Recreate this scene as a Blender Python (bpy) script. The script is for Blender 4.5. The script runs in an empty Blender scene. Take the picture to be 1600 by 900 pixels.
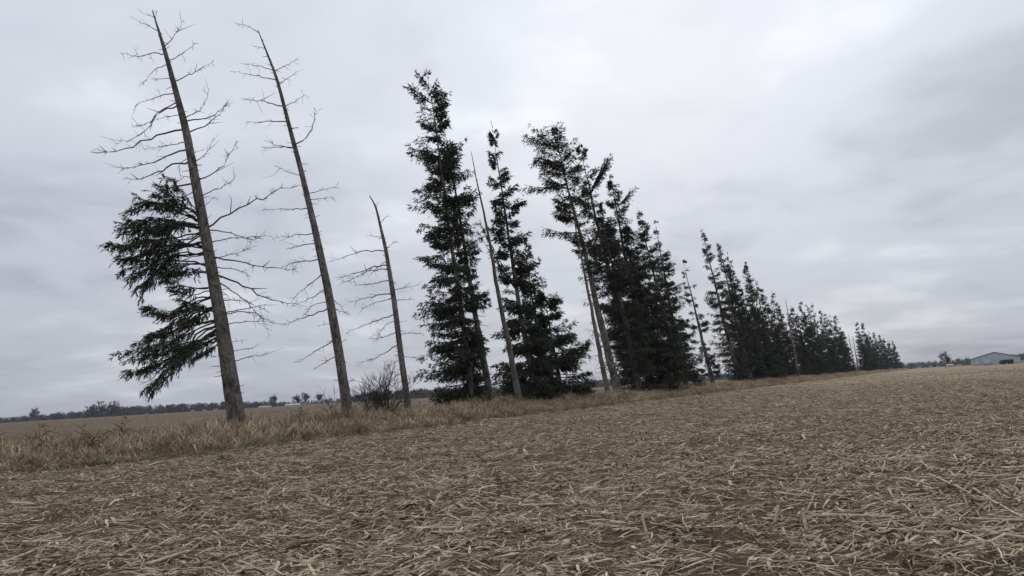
import bpy, math, random
import numpy as np
from mathutils import Vector, Matrix

# ------------------------------------------------------------------ camera
F = 1155.0                       # focal length in photo pixels (1600 wide)
HCAM = 1.35                      # eye height (taken from a low vehicle seat)
ROLL, PITCH = math.radians(3.4), math.radians(7.95)
fw = np.array([0, math.cos(PITCH), math.sin(PITCH)])
r0 = np.array([1.0, 0, 0]); u0 = np.array([0, -math.sin(PITCH), math.cos(PITCH)])
RT = math.cos(ROLL)*r0 - math.sin(ROLL)*u0
UP = math.sin(ROLL)*r0 + math.cos(ROLL)*u0
CAM = np.array([0, 0, HCAM])

scene = bpy.context.scene
cd = bpy.data.cameras.new('camera'); cam = bpy.data.objects.new('camera', cd)
scene.collection.objects.link(cam)
cd.sensor_width = 36; cd.lens = 36*F/1600; cd.clip_start = 0.05; cd.clip_end = 9000
M = Matrix.Identity(4)
for i in range(3):
    M[i][0] = RT[i]; M[i][1] = UP[i]; M[i][2] = -fw[i]; M[i][3] = CAM[i]
cam.matrix_world = M
scene.camera = cam

def ray(px, py): return fw*F + RT*(px-800) + UP*(450-py)
def pix_at(px, py, Y):           # point seen at a pixel on the upright plane at distance Y
    v = ray(px, py); return CAM + v*(Y/v[1])
def pix_ground(px, py, z=0.0):
    v = ray(px, py); return CAM + v*((z-HCAM)/v[2])
def project(p):
    d = np.asarray(p)-CAM; w = d@fw
    return 800+F*(d@RT)/w, 450-F*(d@UP)/w
# the row of trees stands on the straight line X = LC + LS*Y
LC, LS = -27.6, 0.56
LN = math.sqrt(1+LS*LS)
def line_pt(px, off=0.0):
    py = 659-0.0594*px
    for _ in range(6):
        v = ray(px, py); k = v[0]/v[1]
        Y = (LC+off)/(k-LS)
        p = np.array([k*Y, Y, 0.0]); py = project(p)[1]
    return p

# ------------------------------------------------------------------ sky, sun, exposure
sv = ray(1030, 40); sv = sv/np.linalg.norm(sv)
SUN_EL = math.asin(sv[2]); SUN_AZ = math.atan2(sv[0], sv[1])
world = bpy.data.worlds.new('World'); scene.world = world; world.use_nodes = True
nt = world.node_tree; nt.nodes.clear()
def N(tree, t, **kw):
    n = tree.nodes.new(t)
    for k, v in kw.items():
        if k in n.inputs.keys() if isinstance(k, str) else False: n.inputs[k].default_value = v
        else: setattr(n, k, v)
    return n
def math_node(tree, op, a, b=None, clamp=False):
    n = tree.nodes.new('ShaderNodeMath'); n.operation = op; n.use_clamp = clamp
    for i, x in enumerate((a, b)):
        if x is None: continue
        if isinstance(x, (int, float)): n.inputs[i].default_value = x
        else: tree.links.new(x, n.inputs[i])
    return n.outputs[0]
def ramp(tree, fac, stops, interp='LINEAR'):
    n = tree.nodes.new('ShaderNodeValToRGB'); n.color_ramp.interpolation = interp
    e = n.color_ramp.elements
    while len(e) < len(stops): e.new(0.5)
    for el, (p, c) in zip(e, stops):
        el.position = p; el.color = (*c, 1)
    tree.links.new(fac, n.inputs[0]); return n.outputs[0]
def noise(tree, vec, scale, detail=4, rough=0.55, dist=0.0):
    n = tree.nodes.new('ShaderNodeTexNoise')
    n.inputs['Scale'].default_value = scale; n.inputs['Detail'].default_value = detail
    n.inputs['Roughness'].default_value = rough; n.inputs['Distortion'].default_value = dist
    if vec is not None: tree.links.new(vec, n.inputs['Vector'])
    return n.outputs['Fac']
def mixc(tree, fac, a, b, mode='MIX'):
    n = tree.nodes.new('ShaderNodeMix'); n.data_type = 'RGBA'; n.blend_type = mode
    for s, x in ((0, fac), (6, a), (7, b)):
        if isinstance(x, (int, float)): n.inputs[s].default_value = x
        elif isinstance(x, tuple): n.inputs[s].default_value = (*x, 1)
        else: tree.links.new(x, n.inputs[s])
    return n.outputs[2]

tc = N(nt, 'ShaderNodeTexCoord'); sep = N(nt, 'ShaderNodeSeparateXYZ')
nt.links.new(tc.outputs['Generated'], sep.inputs[0])
zc = math_node(nt, 'ADD', math_node(nt, 'MAXIMUM', sep.outputs[2], 0.0), 0.16)
comb = N(nt, 'ShaderNodeCombineXYZ')
nt.links.new(math_node(nt, 'DIVIDE', sep.outputs[0], zc), comb.inputs[0])
nt.links.new(math_node(nt, 'DIVIDE', sep.outputs[1], zc), comb.inputs[1])
n1 = noise(nt, comb.outputs[0], 0.75, 5, 0.5, 0.35)
n2 = noise(nt, comb.outputs[0], 2.1, 4, 0.5, 0.2)
nn = math_node(nt, 'ADD', math_node(nt, 'MULTIPLY', n1, 0.6), math_node(nt, 'MULTIPLY', n2, 0.4))
cloud = ramp(nt, nn, [(0.34, (0.45, 0.485, 0.555)), (0.50, (0.63, 0.665, 0.74)), (0.65, (0.84, 0.87, 0.93))], 'EASE')
elev = ramp(nt, sep.outputs[2], [(0.0, (0.70, 0.71, 0.73)), (0.10, (0.82, 0.825, 0.84)), (0.34, (1.06, 1.06, 1.06)), (0.8, (1.2, 1.2, 1.2))])
cloud = mixc(nt, 1.0, cloud, elev, 'MULTIPLY')
dotn = N(nt, 'ShaderNodeVectorMath', operation='DOT_PRODUCT')
nt.links.new(tc.outputs['Generated'], dotn.inputs[0]); dotn.inputs[1].default_value = tuple(sv)
glow = math_node(nt, 'POWER', math_node(nt, 'MAXIMUM', dotn.outputs['Value'], 0.0), 14.0)
gcol = N(nt, 'ShaderNodeVectorMath', operation='SCALE'); gcol.inputs[0].default_value = (0.17, 0.168, 0.163)
nt.links.new(glow, gcol.inputs['Scale'])
cloud = mixc(nt, 1.0, cloud, gcol.outputs[0], 'ADD')
sky = N(nt, 'ShaderNodeTexSky', sky_type='NISHITA', sun_disc=False)
sky.sun_elevation = SUN_EL; sky.sun_rotation = SUN_AZ
bg_sky = N(nt, 'ShaderNodeBackground'); bg_sky.inputs[1].default_value = 0.06
nt.links.new(sky.outputs[0], bg_sky.inputs[0])
bg_cl = N(nt, 'ShaderNodeBackground'); bg_cl.inputs[1].default_value = 1.0
nt.links.new(cloud, bg_cl.inputs[0])
mx = N(nt, 'ShaderNodeMixShader'); mx.inputs[0].default_value = 0.95
nt.links.new(bg_sky.outputs[0], mx.inputs[1]); nt.links.new(bg_cl.outputs[0], mx.inputs[2])
wo = N(nt, 'ShaderNodeOutputWorld'); nt.links.new(mx.outputs[0], wo.inputs[0])

sl = bpy.data.lights.new('sun', 'SUN'); sun = bpy.data.objects.new('sun', sl)
scene.collection.objects.link(sun)
sl.energy = 0.7; sl.angle = math.radians(35); sl.color = (1, 0.97, 0.93)
sun.rotation_euler = Vector(tuple(sv)).to_track_quat('Z', 'Y').to_euler()
vs = scene.view_settings
vs.view_transform = 'Standard'; vs.look = 'None'; vs.gamma = 1.0; vs.exposure = 0.0

# ------------------------------------------------------------------ helpers
rnd = random.Random(7)
rng = np.random.default_rng(11)
C = scene.collection

def np_mesh(name, V, quads=None, tris=None, smooth=False, mat=None):
    me = bpy.data.meshes.new(name)
    V = np.asarray(V, dtype=np.float32).reshape(-1, 3)
    nq = 0 if quads is None else len(quads); ntr = 0 if tris is None else len(tris)
    li = []
    if nq: li.append(np.asarray(quads, dtype=np.int32).ravel())
    if ntr: li.append(np.asarray(tris, dtype=np.int32).ravel())
    li = np.concatenate(li)
    starts = np.concatenate([np.arange(nq)*4, nq*4+np.arange(ntr)*3]).astype(np.int32)
    me.vertices.add(len(V)); me.vertices.foreach_set('co', V.ravel())
    me.loops.add(len(li)); me.loops.foreach_set('vertex_index', li)
    me.polygons.add(nq+ntr); me.polygons.foreach_set('loop_start', starts)
    if smooth: me.polygons.foreach_set('use_smooth', np.ones(nq+ntr, dtype=bool))
    me.update(calc_edges=True)
    if mat: me.materials.append(mat)
    return me

def obj(name, me, parent=None, loc=None):
    o = bpy.data.objects.new(name, me); C.objects.link(o)
    if parent: o.parent = parent
    if loc is not None: o.location = loc
    return o
def tag(o, label=None, cat=None, group=None, kind=None):
    if label: o['label'] = label
    if cat: o['category'] = cat
    if group: o['group'] = group
    if kind: o['kind'] = kind
    return o
def empty(name, loc, label, cat, group=None):
    o = bpy.data.objects.new(name, None); C.objects.link(o)
    o.location = tuple(loc); o.empty_display_size = 0.3
    return tag(o, label, cat, group)

def tubes(P, R, sides=4):
    """P (n,k,3) centre lines, R (n,k) radii -> V, quads"""
    P = np.asarray(P, float); R = np.asarray(R, float)
    n, k, _ = P.shape
    T = np.gradient(P, axis=1); T /= np.linalg.norm(T, axis=2, keepdims=True)+1e-9
    ref = np.where(np.abs(T[..., 2:3]) > 0.8, np.array([1.0, 0, 0]), np.array([0, 0, 1.0]))
    A = np.cross(T, ref); A /= np.linalg.norm(A, axis=2, keepdims=True)+1e-9
    B = np.cross(T, A)
    th = np.arange(sides)*2*math.pi/sides
    V = P[:, :, None] + R[:, :, None, None]*(A[:, :, None]*np.cos(th)[None, None, :, None] + B[:, :, None]*np.sin(th)[None, None, :, None])
    idx = np.arange(n*k*sides).reshape(n, k, sides)
    a = idx[:, :-1]; b = idx[:, 1:]
    q = np.stack([a, np.roll(a, -1, 2), np.roll(b, -1, 2), b], -1).reshape(-1, 4)
    return V.reshape(-1, 3), q
def merge(parts):
    Vs, Qs, o = [], [], 0
    for V, Q in parts:
        Vs.append(V); Qs.append(Q+o); o += len(V)
    return np.concatenate(Vs), np.concatenate(Qs)
def resample(pts, k):
    pts = np.asarray(pts, float)
    if len(pts) == 2: pts = np.array([pts[0], (pts[0]+pts[1])/2, pts[1]])
    d = np.r_[0, np.cumsum(np.linalg.norm(np.diff(pts, axis=0), axis=1))]; d /= d[-1]
    u = np.linspace(0, 1, k)
    lin = np.stack([np.interp(u, d, pts[:, i]) for i in range(3)], 1)
    for _ in range(2):
        lin[1:-1] = 0.25*lin[:-2]+0.5*lin[1:-1]+0.25*lin[2:]
    return lin

# smooth ground relief shared by the sheet and everything lying on it
_gw = np.random.default_rng(3)
_gk = [(2*math.pi/l, a, _gw.uniform(0, 6.28), _gw.uniform(0, 6.28)) for l, a in
       ((0.55, .008), (0.7, .008), (0.9, .010), (1.3, .012), (1.9, .012), (2.7, .014), (4.1, .018), (6.5, .02), (11, .03))]
def ground_z(x, y):
    x = np.asarray(x, float); y = np.asarray(y, float); z = np.zeros_like(x+y)
    for k, a, th, ph in _gk:
        z = z + a*np.sin(k*(x*math.cos(th)+y*math.sin(th))+ph+0.7*np.sin(0.37*k*(y*math.cos(th)-x*math.sin(th))+2*ph))
    r = np.hypot(x, y)
    return z*np.clip(1.2-r/120, 0.0, 1)

# ------------------------------------------------------------------ materials
def new_mat(name, rough=0.85, spec=0.25):
    m = bpy.data.materials.new(name); m.use_nodes = True
    t = m.node_tree; b = t.nodes['Principled BSDF']
    b.inputs['Roughness'].default_value = rough
    b.inputs['Specular IOR Level'].default_value = spec
    return m, t, b
def objinfo_random(t):
    return N(t, 'ShaderNodeObjectInfo').outputs['Random']
def bump(t, b, h, strength, dist):
    n = N(t, 'ShaderNodeBump'); n.inputs['Strength'].default_value = strength; n.inputs['Distance'].default_value = dist
    t.links.new(h, n.inputs['Height']); t.links.new(n.outputs[0], b.inputs['Normal'])
def mat_random(name, stops, rough=0.85, spec=0.25, jitter=None, transl=0.0):
    m, t, b = new_mat(name, rough, spec)
    c = ramp(t, objinfo_random(t), stops)
    if jitter:
        g = N(t, 'ShaderNodeNewGeometry')
        f = noise(t, g.outputs['Position'], jitter, 2)
        c = mixc(t, 1.0, c, ramp(t, f, [(0.3, (0.62, 0.60, 0.58)), (0.7, (1.25, 1.25, 1.25))]), 'MULTIPLY')
    t.links.new(c, b.inputs['Base Color'])
    return m
def mat_bark(name, c1, c2, scale=6.0, bs=0.6, bd=0.05):
    m, t, b = new_mat(name, 0.95, 0.15)
    tcn = N(t, 'ShaderNodeTexCoord'); mp = N(t, 'ShaderNodeMapping')
    mp.inputs['Scale'].default_value = (1, 1, 0.45)
    t.links.new(tcn.outputs['Object'], mp.inputs[0])
    f = noise(t, mp.outputs[0], scale, 8, 0.72, 0.9)
    f2 = noise(t, tcn.outputs['Object'], 0.6, 3)
    f3 = noise(t, mp.outputs[0], scale*3.5, 4, 0.7, 1.5)
    h = math_node(t, 'ADD', math_node(t, 'MULTIPLY', f, 0.6), math_node(t, 'MULTIPLY', f3, 0.4))
    c = ramp(t, h, [(0.40, tuple(x*0.30 for x in c1)), (0.47, c1), (0.55, c2), (0.63, tuple(x*1.4 for x in c2))])
    c = mixc(t, 1.0, c, ramp(t, f2, [(0.3, (0.7, 0.7, 0.72)), (0.7, (1.2, 1.2, 1.18))]), 'MULTIPLY')
    t.links.new(c, b.inputs['Base Color']); bump(t, b, h, bs, bd)
    return m
BARK_DEAD = mat_bark('bark_weathered', (0.125, 0.110, 0.096), (0.240, 0.216, 0.190), 4.2, 1.0, 0.2)
BARK_LIVE = mat_bark('bark_spruce', (0.085, 0.075, 0.068), (0.180, 0.164, 0.150), 4.0, 0.9, 0.08)
def mat_plain(name, stops, scale=1.5, rough=0.9, spec=0.2):
    m, t, b = new_mat(name, rough, spec)
    g = N(t, 'ShaderNodeNewGeometry')
    f = noise(t, g.outputs['Position'], scale, 4)
    t.links.new(ramp(t, f, stops), b.inputs['Base Color'])
    return m
DEADWOOD = mat_plain('dead_branch_wood', [(0.3, (0.05, 0.044, 0.04)), (0.7, (0.12, 0.108, 0.1))], 1.2)
TWIG = mat_plain('live_branch_bark', [(0.3, (0.035, 0.03, 0.026)), (0.7, (0.075, 0.066, 0.058))], 1.2)
def mat_needles(name, a, b_, c_):
    m, t, b = new_mat(name, 0.75, 0.25)
    g = N(t, 'ShaderNodeNewGeometry')
    f = noise(t, g.outputs['Position'], 0.8, 3)
    at = N(t, 'ShaderNodeAttribute', attribute_name='tint')
    f = math_node(t, 'ADD', math_node(t, 'MULTIPLY', f, 0.5), math_node(t, 'MULTIPLY', at.outputs['Fac'], 0.5))
    t.links.new(ramp(t, f, [(0.2, a), (0.5, b_), (0.8, c_)]), b.inputs['Base Color'])
    return m
NEEDLE = mat_needles('spruce_needles', (0.022, 0.029, 0.020), (0.040, 0.050, 0.030), (0.078, 0.086, 0.046))
SHRUB = mat_plain('shrub_stem', [(0.3, (0.035, 0.029, 0.026)), (0.7, (0.08, 0.068, 0.06))], 3.0)
STALK = mat_random('dry_corn_stalk', [(0.0, (0.40, 0.315, 0.205)), (0.5, (0.50, 0.405, 0.275)), (1.0, (0.60, 0.50, 0.36))], 0.7, 0.3, 9.0)
LITTER = mat_random('dry_corn_leaf', [(0.0, (0.10, 0.072, 0.046)), (0.25, (0.26, 0.200, 0.132)), (0.6, (0.50, 0.405, 0.272)), (0.92, (0.66, 0.56, 0.405)), (1.0, (0.76, 0.69, 0.56))], 0.8, 0.25, 14.0)
GRASS = mat_random('dry_grass', [(0.0, (0.24, 0.175, 0.115)), (0.4, (0.42, 0.322, 0.215)), (0.8, (0.55, 0.44, 0.305)), (1.0, (0.64, 0.55, 0.41))], 0.85, 0.2, 1.3)
GREENG = mat_random('low_green_grass', [(0.0, (0.07, 0.10, 0.032)), (0.5, (0.19, 0.19, 0.08)), (1.0, (0.34, 0.29, 0.16))], 0.85, 0.2, 1.0)
WEED = mat_random('brown_weed', [(0.0, (0.06, 0.036, 0.026)), (0.6, (0.12, 0.075, 0.05)), (1.0, (0.19, 0.13, 0.085))], 0.9, 0.2, 3.0)

# ground: soil and residue, a thatch strip under the trees
m, t, b = new_mat('field_soil', 0.95, 0.1)
g = N(t, 'ShaderNodeNewGeometry')
cdot = N(t, 'ShaderNodeVectorMath', operation='DOT_PRODUCT'); cdot.inputs[1].default_value = (1, -LS, 0)
t.links.new(g.outputs['Position'], cdot.inputs[0])
cc = math_node(t, 'ADD', cdot.outputs['Value'], math_node(t, 'MULTIPLY', math_node(t, 'SUBTRACT', noise(t, g.outputs['Position'], 0.35, 3), 0.5), 2.2))
strip = math_node(t, 'MULTIPLY', math_node(t, 'MULTIPLY', math_node(t, 'ADD', cc, 31.5), 1.2, True),
                  math_node(t, 'MULTIPLY', math_node(t, 'SUBTRACT', -22.9, cc), 1.2, True))
fine = noise(t, g.outputs['Position'], 16.0, 6, 0.7, 0.8)
mid = noise(t, g.outputs['Position'], 1.1, 5, 0.6)
big = noise(t, g.outputs['Position'], 0.03, 4, 0.55)
res = math_node(t, 'ADD', math_node(t, 'MULTIPLY', fine, 0.6), math_node(t, 'MULTIPLY', mid, 0.4))
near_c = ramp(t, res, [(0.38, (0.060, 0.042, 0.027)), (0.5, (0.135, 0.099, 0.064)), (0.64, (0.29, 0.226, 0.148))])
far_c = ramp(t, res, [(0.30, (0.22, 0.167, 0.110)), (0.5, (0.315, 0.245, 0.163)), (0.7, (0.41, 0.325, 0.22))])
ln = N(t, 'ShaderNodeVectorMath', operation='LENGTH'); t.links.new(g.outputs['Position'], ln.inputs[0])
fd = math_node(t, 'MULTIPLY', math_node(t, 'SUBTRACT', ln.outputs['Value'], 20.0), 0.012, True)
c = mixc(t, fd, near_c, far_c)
c = mixc(t, 1.0, c, ramp(t, big, [(0.35, (0.82, 0.80, 0.78)), (0.65, (1.14, 1.13, 1.1))]), 'MULTIPLY')
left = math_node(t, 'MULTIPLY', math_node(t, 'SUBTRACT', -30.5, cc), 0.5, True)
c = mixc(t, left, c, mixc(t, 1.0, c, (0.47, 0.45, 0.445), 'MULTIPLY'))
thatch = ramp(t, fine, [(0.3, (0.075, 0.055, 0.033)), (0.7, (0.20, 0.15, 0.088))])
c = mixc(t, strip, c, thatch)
t.links.new(c, b.inputs['Base Color']); bump(t, b, res, 0.9, 0.06)
SOIL = m

# ------------------------------------------------------------------ ground sheet (polar grid to the horizon)
rad = [0.4]
while rad[-1] < 60: rad.append(rad[-1]*1.018)
while rad[-1] < 5500: rad.append(rad[-1]*1.09)
rad = np.array(rad)
view = np.linspace(-52, 52, 340); back = np.linspace(52, 308, 70)[1:-1]
ang = np.radians(np.r_[view, back])
RR, AA = np.meshgrid(rad, ang, indexing='ij')
X = RR*np.sin(AA); Yg = RR*np.cos(AA); Zg = ground_z(X, Yg)
V = np.stack([X, Yg, Zg], -1).reshape(-1, 3)
nr, na = len(rad), len(ang)
idx = np.arange(nr*na).reshape(nr, na)
a_ = idx[:-1]; b_ = idx[1:]
Q = np.stack([a_, b_, np.roll(b_, -1, 1), np.roll(a_, -1, 1)], -1).reshape(-1, 4)
V = np.vstack([V, [[0, 0, float(ground_z(0, 0))]]])
T = np.stack([np.full(na, len(V)-1), idx[0], np.roll(idx[0], -1)], -1)
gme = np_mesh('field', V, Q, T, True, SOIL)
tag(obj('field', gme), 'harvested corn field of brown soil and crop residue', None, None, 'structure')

# ------------------------------------------------------------------ scatter by points with a geometry-node instancer
def proto_collection(name, meshes):
    col = bpy.data.collections.new(name)
    for i, me in enumerate(meshes):
        col.objects.link(bpy.data.objects.new('%s_%02d' % (name, i), me))
    return col
def scatter(name, pts, rot, scl, idx, col, label):
    me = bpy.data.meshes.new(name)
    me.vertices.add(len(pts)); me.vertices.foreach_set('co', np.asarray(pts, np.float32).ravel())
    for nm, ty, d, key in (('rot', 'FLOAT_VECTOR', rot, 'vector'), ('scl', 'FLOAT_VECTOR', scl, 'vector'), ('pick', 'INT', idx, 'value')):
        at = me.attributes.new(nm, ty, 'POINT'); at.data.foreach_set(key, np.asarray(d, np.int32 if ty == 'INT' else np.float32).ravel())
    me.update()
    o = obj(name, me); tag(o, label, None, None, 'stuff')
    gt = bpy.data.node_groups.new(name+'_nodes', 'GeometryNodeTree')
    gt.interface.new_socket('Geometry', in_out='INPUT', socket_type='NodeSocketGeometry')
    gt.interface.new_socket('Geometry', in_out='OUTPUT', socket_type='NodeSocketGeometry')
    gi = gt.nodes.new('NodeGroupInput'); go = gt.nodes.new('NodeGroupOutput')
    ci = gt.nodes.new('GeometryNodeCollectionInfo'); ci.inputs[0].default_value = col
    ci.inputs['Separate Children'].default_value = True; ci.inputs['Reset Children'].default_value = True
    ip = gt.nodes.new('GeometryNodeInstanceOnPoints'); ip.inputs['Pick Instance'].default_value = True
    mp = gt.nodes.new('GeometryNodeMeshToPoints')
    def attr(nm, ty):
        n = gt.nodes.new('GeometryNodeInputNamedAttribute'); n.data_type = ty; n.inputs[0].default_value = nm
        return n.outputs[0]
    L = gt.links.new
    L(gi.outputs[0], mp.inputs[0]); L(mp.outputs[0], ip.inputs['Points']); L(ci.outputs[0], ip.inputs['Instance'])
    L(attr('pick', 'INT'), ip.inputs['Instance Index'])
    e2r = gt.nodes.new('FunctionNodeEulerToRotation'); L(attr('rot', 'FLOAT_VECTOR'), e2r.inputs[0])
    L(e2r.outputs[0], ip.inputs['Rotation']); L(attr('scl', 'FLOAT_VECTOR'), ip.inputs['Scale'])
    L(ip.outputs[0], go.inputs[0])
    md = o.modifiers.new('scatter', 'NODES'); md.node_group = gt
    return o

# ------------------------------------------------------------------ corn residue pieces
def ribbon(L, W, k, bend, twist, curl, lift, seed):
    r = np.random.default_rng(seed)
    u = np.linspace(0, 1, k+1)
    yaw = np.cumsum(r.normal(0, bend, k+1)); pit = lift*np.cos(u*math.pi*r.uniform(0.8, 2.0)+r.uniform(0, 1))
    st = np.stack([np.cos(yaw)*np.cos(pit), np.sin(yaw)*np.cos(pit), np.sin(pit)], 1)*L/k
    P = np.cumsum(st, 0); P -= P.mean(0)
    tw = twist*(u-0.5)+r.uniform(-.6, .6)
    w = W*np.clip(np.sin(np.clip(u*0.9+0.08, 0, 1)*math.pi), .12, 1)**0.6/2
    side = np.stack([-np.sin(yaw)*np.cos(tw), np.cos(yaw)*np.cos(tw), np.sin(tw)], 1)
    nrm = np.cross(st/np.linalg.norm(st, axis=1, keepdims=True), side)
    A = P+side*w[:, None]+nrm*(curl*w)[:, None]; B = P; D = P-side*w[:, None]+nrm*(curl*w)[:, None]
    V = np.stack([A, B, D], 1).reshape(-1, 3)
    i = np.arange(k)*3
    q = np.concatenate([np.stack([i, i+1, i+4, i+3], 1), np.stack([i+1, i+2, i+5, i+4], 1)])
    V[:, 2] -= V[:, 2].min()
    return V, q
def stalk_geo(L, R, seed, bend=0.02, k=9, sides=7):
    r = np.random.default_rng(seed)
    u = np.linspace(0, 1, k)
    P = np.stack([(u-0.5)*L, np.cumsum(r.normal(0, bend*L/k*3, k)), np.cumsum(r.normal(0, bend*L/k*2, k))], 1)
    rr = R*(1.05-0.35*u)*(1+0.16*(np.arange(k) % 3 == 1))
    V, q = tubes(P[None], rr[None], sides)
    n = len(V)
    V = np.vstack([V, P[0], P[-1]])
    tr = [[n, (i+1) % sides, i] for i in range(sides)] + [[n+1, n-sides+i, n-sides+(i+1) % sides] for i in range(sides)]
    return V, q, np.array(tr)
litter = []
for s in range(12):
    L = rnd.uniform(.13, .38); V, q = ribbon(L, rnd.uniform(.007, .017), 7, 0.20, rnd.uniform(-2.5, 2.5), rnd.uniform(-.5, .5), rnd.uniform(.1, .5), 100+s)
    litter.append(np_mesh('leaf_strip', V, q, None, True, LITTER))
for s in range(5):
    V, q = ribbon(rnd.uniform(.08, .17), rnd.uniform(.014, .028), 5, 0.25, rnd.uniform(-2, 2), rnd.uniform(.4, 1.0), rnd.uniform(.3, .8), 200+s)
    litter.append(np_mesh('husk', V, q, None, True, LITTER))
for s in range(6):
    V, q, tr = stalk_geo(rnd.uniform(.10, .42), rnd.uniform(.004, .008), 300+s, 0.03, 5, 5)
    V[:, 2] -= V[:, 2].min(); litter.append(np_mesh('stalk_piece', V, q, tr, True, LITTER))
for s in range(7):
    V, q = ribbon(rnd.uniform(.05, .12), rnd.uniform(.004, .008), 3, 0.2, rnd.uniform(-2, 2), 0.3, .25, 400+s)
    litter.append(np_mesh('chaff', V, q, None, True, LITTER))
LIT = proto_collection('litter_kinds', litter)
NL = len(litter)
pw = np.array([1.3]*12+[0.8]*5+[0.55]*6+[1.7]*7); pw /= pw.sum()

def band(r1, r2, n, grow, half=math.radians(47)):
    th = rng.uniform(-half, half, n); r = np.sqrt(rng.uniform(r1*r1, r2*r2, n))
    return r*np.sin(th), r*np.cos(th), np.full(n, grow)
XS, YS, GS = [], [], []
for r1, r2, dens, grow in ((2.2, 5, 520, .95), (5, 9, 640, .95), (9, 14, 470, 1), (14, 20, 290, 1), (20, 28, 150, 1.1), (28, 40, 75, 1.2), (40, 60, 32, 1.4), (60, 90, 12, 1.7), (90, 140, 4.5, 2.0), (140, 220, 1.6, 2.4)):
    n = int(dens*math.radians(47)*(r2*r2-r1*r1))
    x, y, s = band(r1, r2, n, grow); XS.append(x); YS.append(y); GS.append(s)
x = np.concatenate(XS); y = np.concatenate(YS); gs = np.concatenate(GS)
cv = x-LS*y + 1.0*np.sin(y*0.9)*np.sin(y*0.33+1)
# residue lies in uneven drifts
dr = 0.5+0.5*np.sin(1.9*x+1.3*np.sin(0.8*y))*np.sin(1.4*y+1.7*np.sin(0.6*x)+1)
dr = 0.45*dr+0.3*(0.5+0.5*np.sin(0.5*x+2*np.sin(0.23*y))*np.sin(0.41*y+1.9*np.sin(0.31*x)))+0.25*(0.5+0.5*np.sin(cv/LN*2*math.pi/0.76))
keep = (cv > -23.2+rng.normal(0, .5, len(x))) | ((cv < -31) & (rng.random(len(x)) < 0.16))
keep &= rng.random(len(x)) < -0.02+1.42*dr
x, y, gs = x[keep], y[keep], gs[keep]
# tangles of husk and leaf here and there
nc = 520; cr_ = np.sqrt(rng.uniform(9, 26*26, nc)); ca = rng.uniform(-.8, .8, nc); kk_ = rng.integers(8, 34, nc)
hx = np.repeat(cr_*np.sin(ca), kk_); hy = np.repeat(cr_*np.cos(ca), kk_); hs = np.repeat(rng.uniform(.05, .17, nc), kk_)
hx = hx+rng.normal(0, 1, len(hx))*hs*1.6; hy = hy+rng.normal(0, 1, len(hx))*hs
hk = hx-LS*hy > -22.5; nh = int(hk.sum())
x = np.r_[x, hx[hk]]; y = np.r_[y, hy[hk]]; gs = np.r_[gs, np.full(nh, 1.0)]; n = len(x)
pick = rng.choice(NL, n, p=pw)
yaw = np.where(rng.random(n) < .45, rng.normal(.12, .45, n)+math.pi*rng.integers(0, 2, n), rng.uniform(0, 2*math.pi, n))
tilt = rng.normal(0, 0.14, (n, 2)); steep = rng.random(n) < 0.06; tilt[steep] *= 3.0; tilt[n-nh:] *= 2.2
rot = np.stack([tilt[:, 0], tilt[:, 1], yaw], 1)
s = np.exp(rng.normal(0, .25, n))*gs
scl = np.stack([s, s*(1+0.25*(gs-1)), s], 1)
z = ground_z(x, y)+np.abs(rng.normal(0.004, 0.014, n)); z[n-nh:] += rng.uniform(0, .035, nh)
scatter('corn_residue', np.stack([x, y, z], 1), rot, scl, pick, LIT, 'pale dry corn leaves, husks and chopped stalks littering the field')

# ------------------------------------------------------------------ grass strip under the trees
def tuft(nb, h, spread, w, seed, heads=False, lean=0.5):
    r = np.random.default_rng(seed); Vs = []; Qs = []; o = 0
    for i in range(nb):
        a = r.uniform(0, 6.283); d = np.array([math.cos(a), math.sin(a), 0]); hh = h*r.uniform(.45, 1.1)
        base = np.array([r.normal(0, spread*.5), r.normal(0, spread*.5), -0.02])
        side = np.array([-d[1], d[0], 0]); k = 4; ln = lean*r.uniform(.2, 1.3)
        for j in range(k+1):
            u = j/k
            p = base+d*hh*ln*u*u+np.array([0, 0, hh*(u-0.32*ln*u*u)])
            ww = w*(1-u*0.85)*(1.0)
            if heads and i % 3 == 0 and j >= 3: ww = w*(2.4 if j == 3 else 1.2)
            Vs += [p-side*ww/2, p+side*ww/2]
        for j in range(k):
            b0 = o+2*j; Qs.append([b0, b0+1, b0+3, b0+2])
        o += 2*(k+1)
    return np.array(Vs), np.array(Qs)
tall = [np_mesh('tall_tuft', *tuft(64, rnd.uniform(.62, .85), .30, .0075, 500+i, True, .55), None, True, GRASS) for i in range(6)]
low = [np_mesh('low_tuft', *tuft(46, .26, .22, .010, 520+i, False, .8), None, True, GREENG) for i in range(4)]
def weed(seed):
    r = np.random.default_rng(seed); P = []; R = []
    for i in range(5):
        a = r.uniform(0, 6.28); l = r.uniform(.6, 1.0); q = r.uniform(.1, .35)
        p0 = np.array([r.normal(0, .07), r.normal(0, .07), 0]); p1 = p0+np.array([math.cos(a)*q*l, math.sin(a)*q*l, l])
        P.append(resample([p0, (p0+p1)/2+r.normal(0, .03, 3), p1], 5)); R.append(np.linspace(.007, .004, 5))
        for j in range(9):
            u = r.uniform(.45, 1); c0 = p0+(p1-p0)*u; e = c0+np.array([r.normal(0, .09), r.normal(0, .09), r.uniform(0, .13)])
            P.append(resample([c0, e], 5)); R.append(np.array([.003, .006, .009, .008, .002]))
    return tubes(np.array(P), np.array(R), 3)
weeds = [np_mesh('weed', *weed(540+i), None, True, WEED) for i in range(4)]
TALL = proto_collection('tall_tufts', tall); LOW = proto_collection('low_tufts', low); WD = proto_collection('weed_kinds', weeds)
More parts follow.
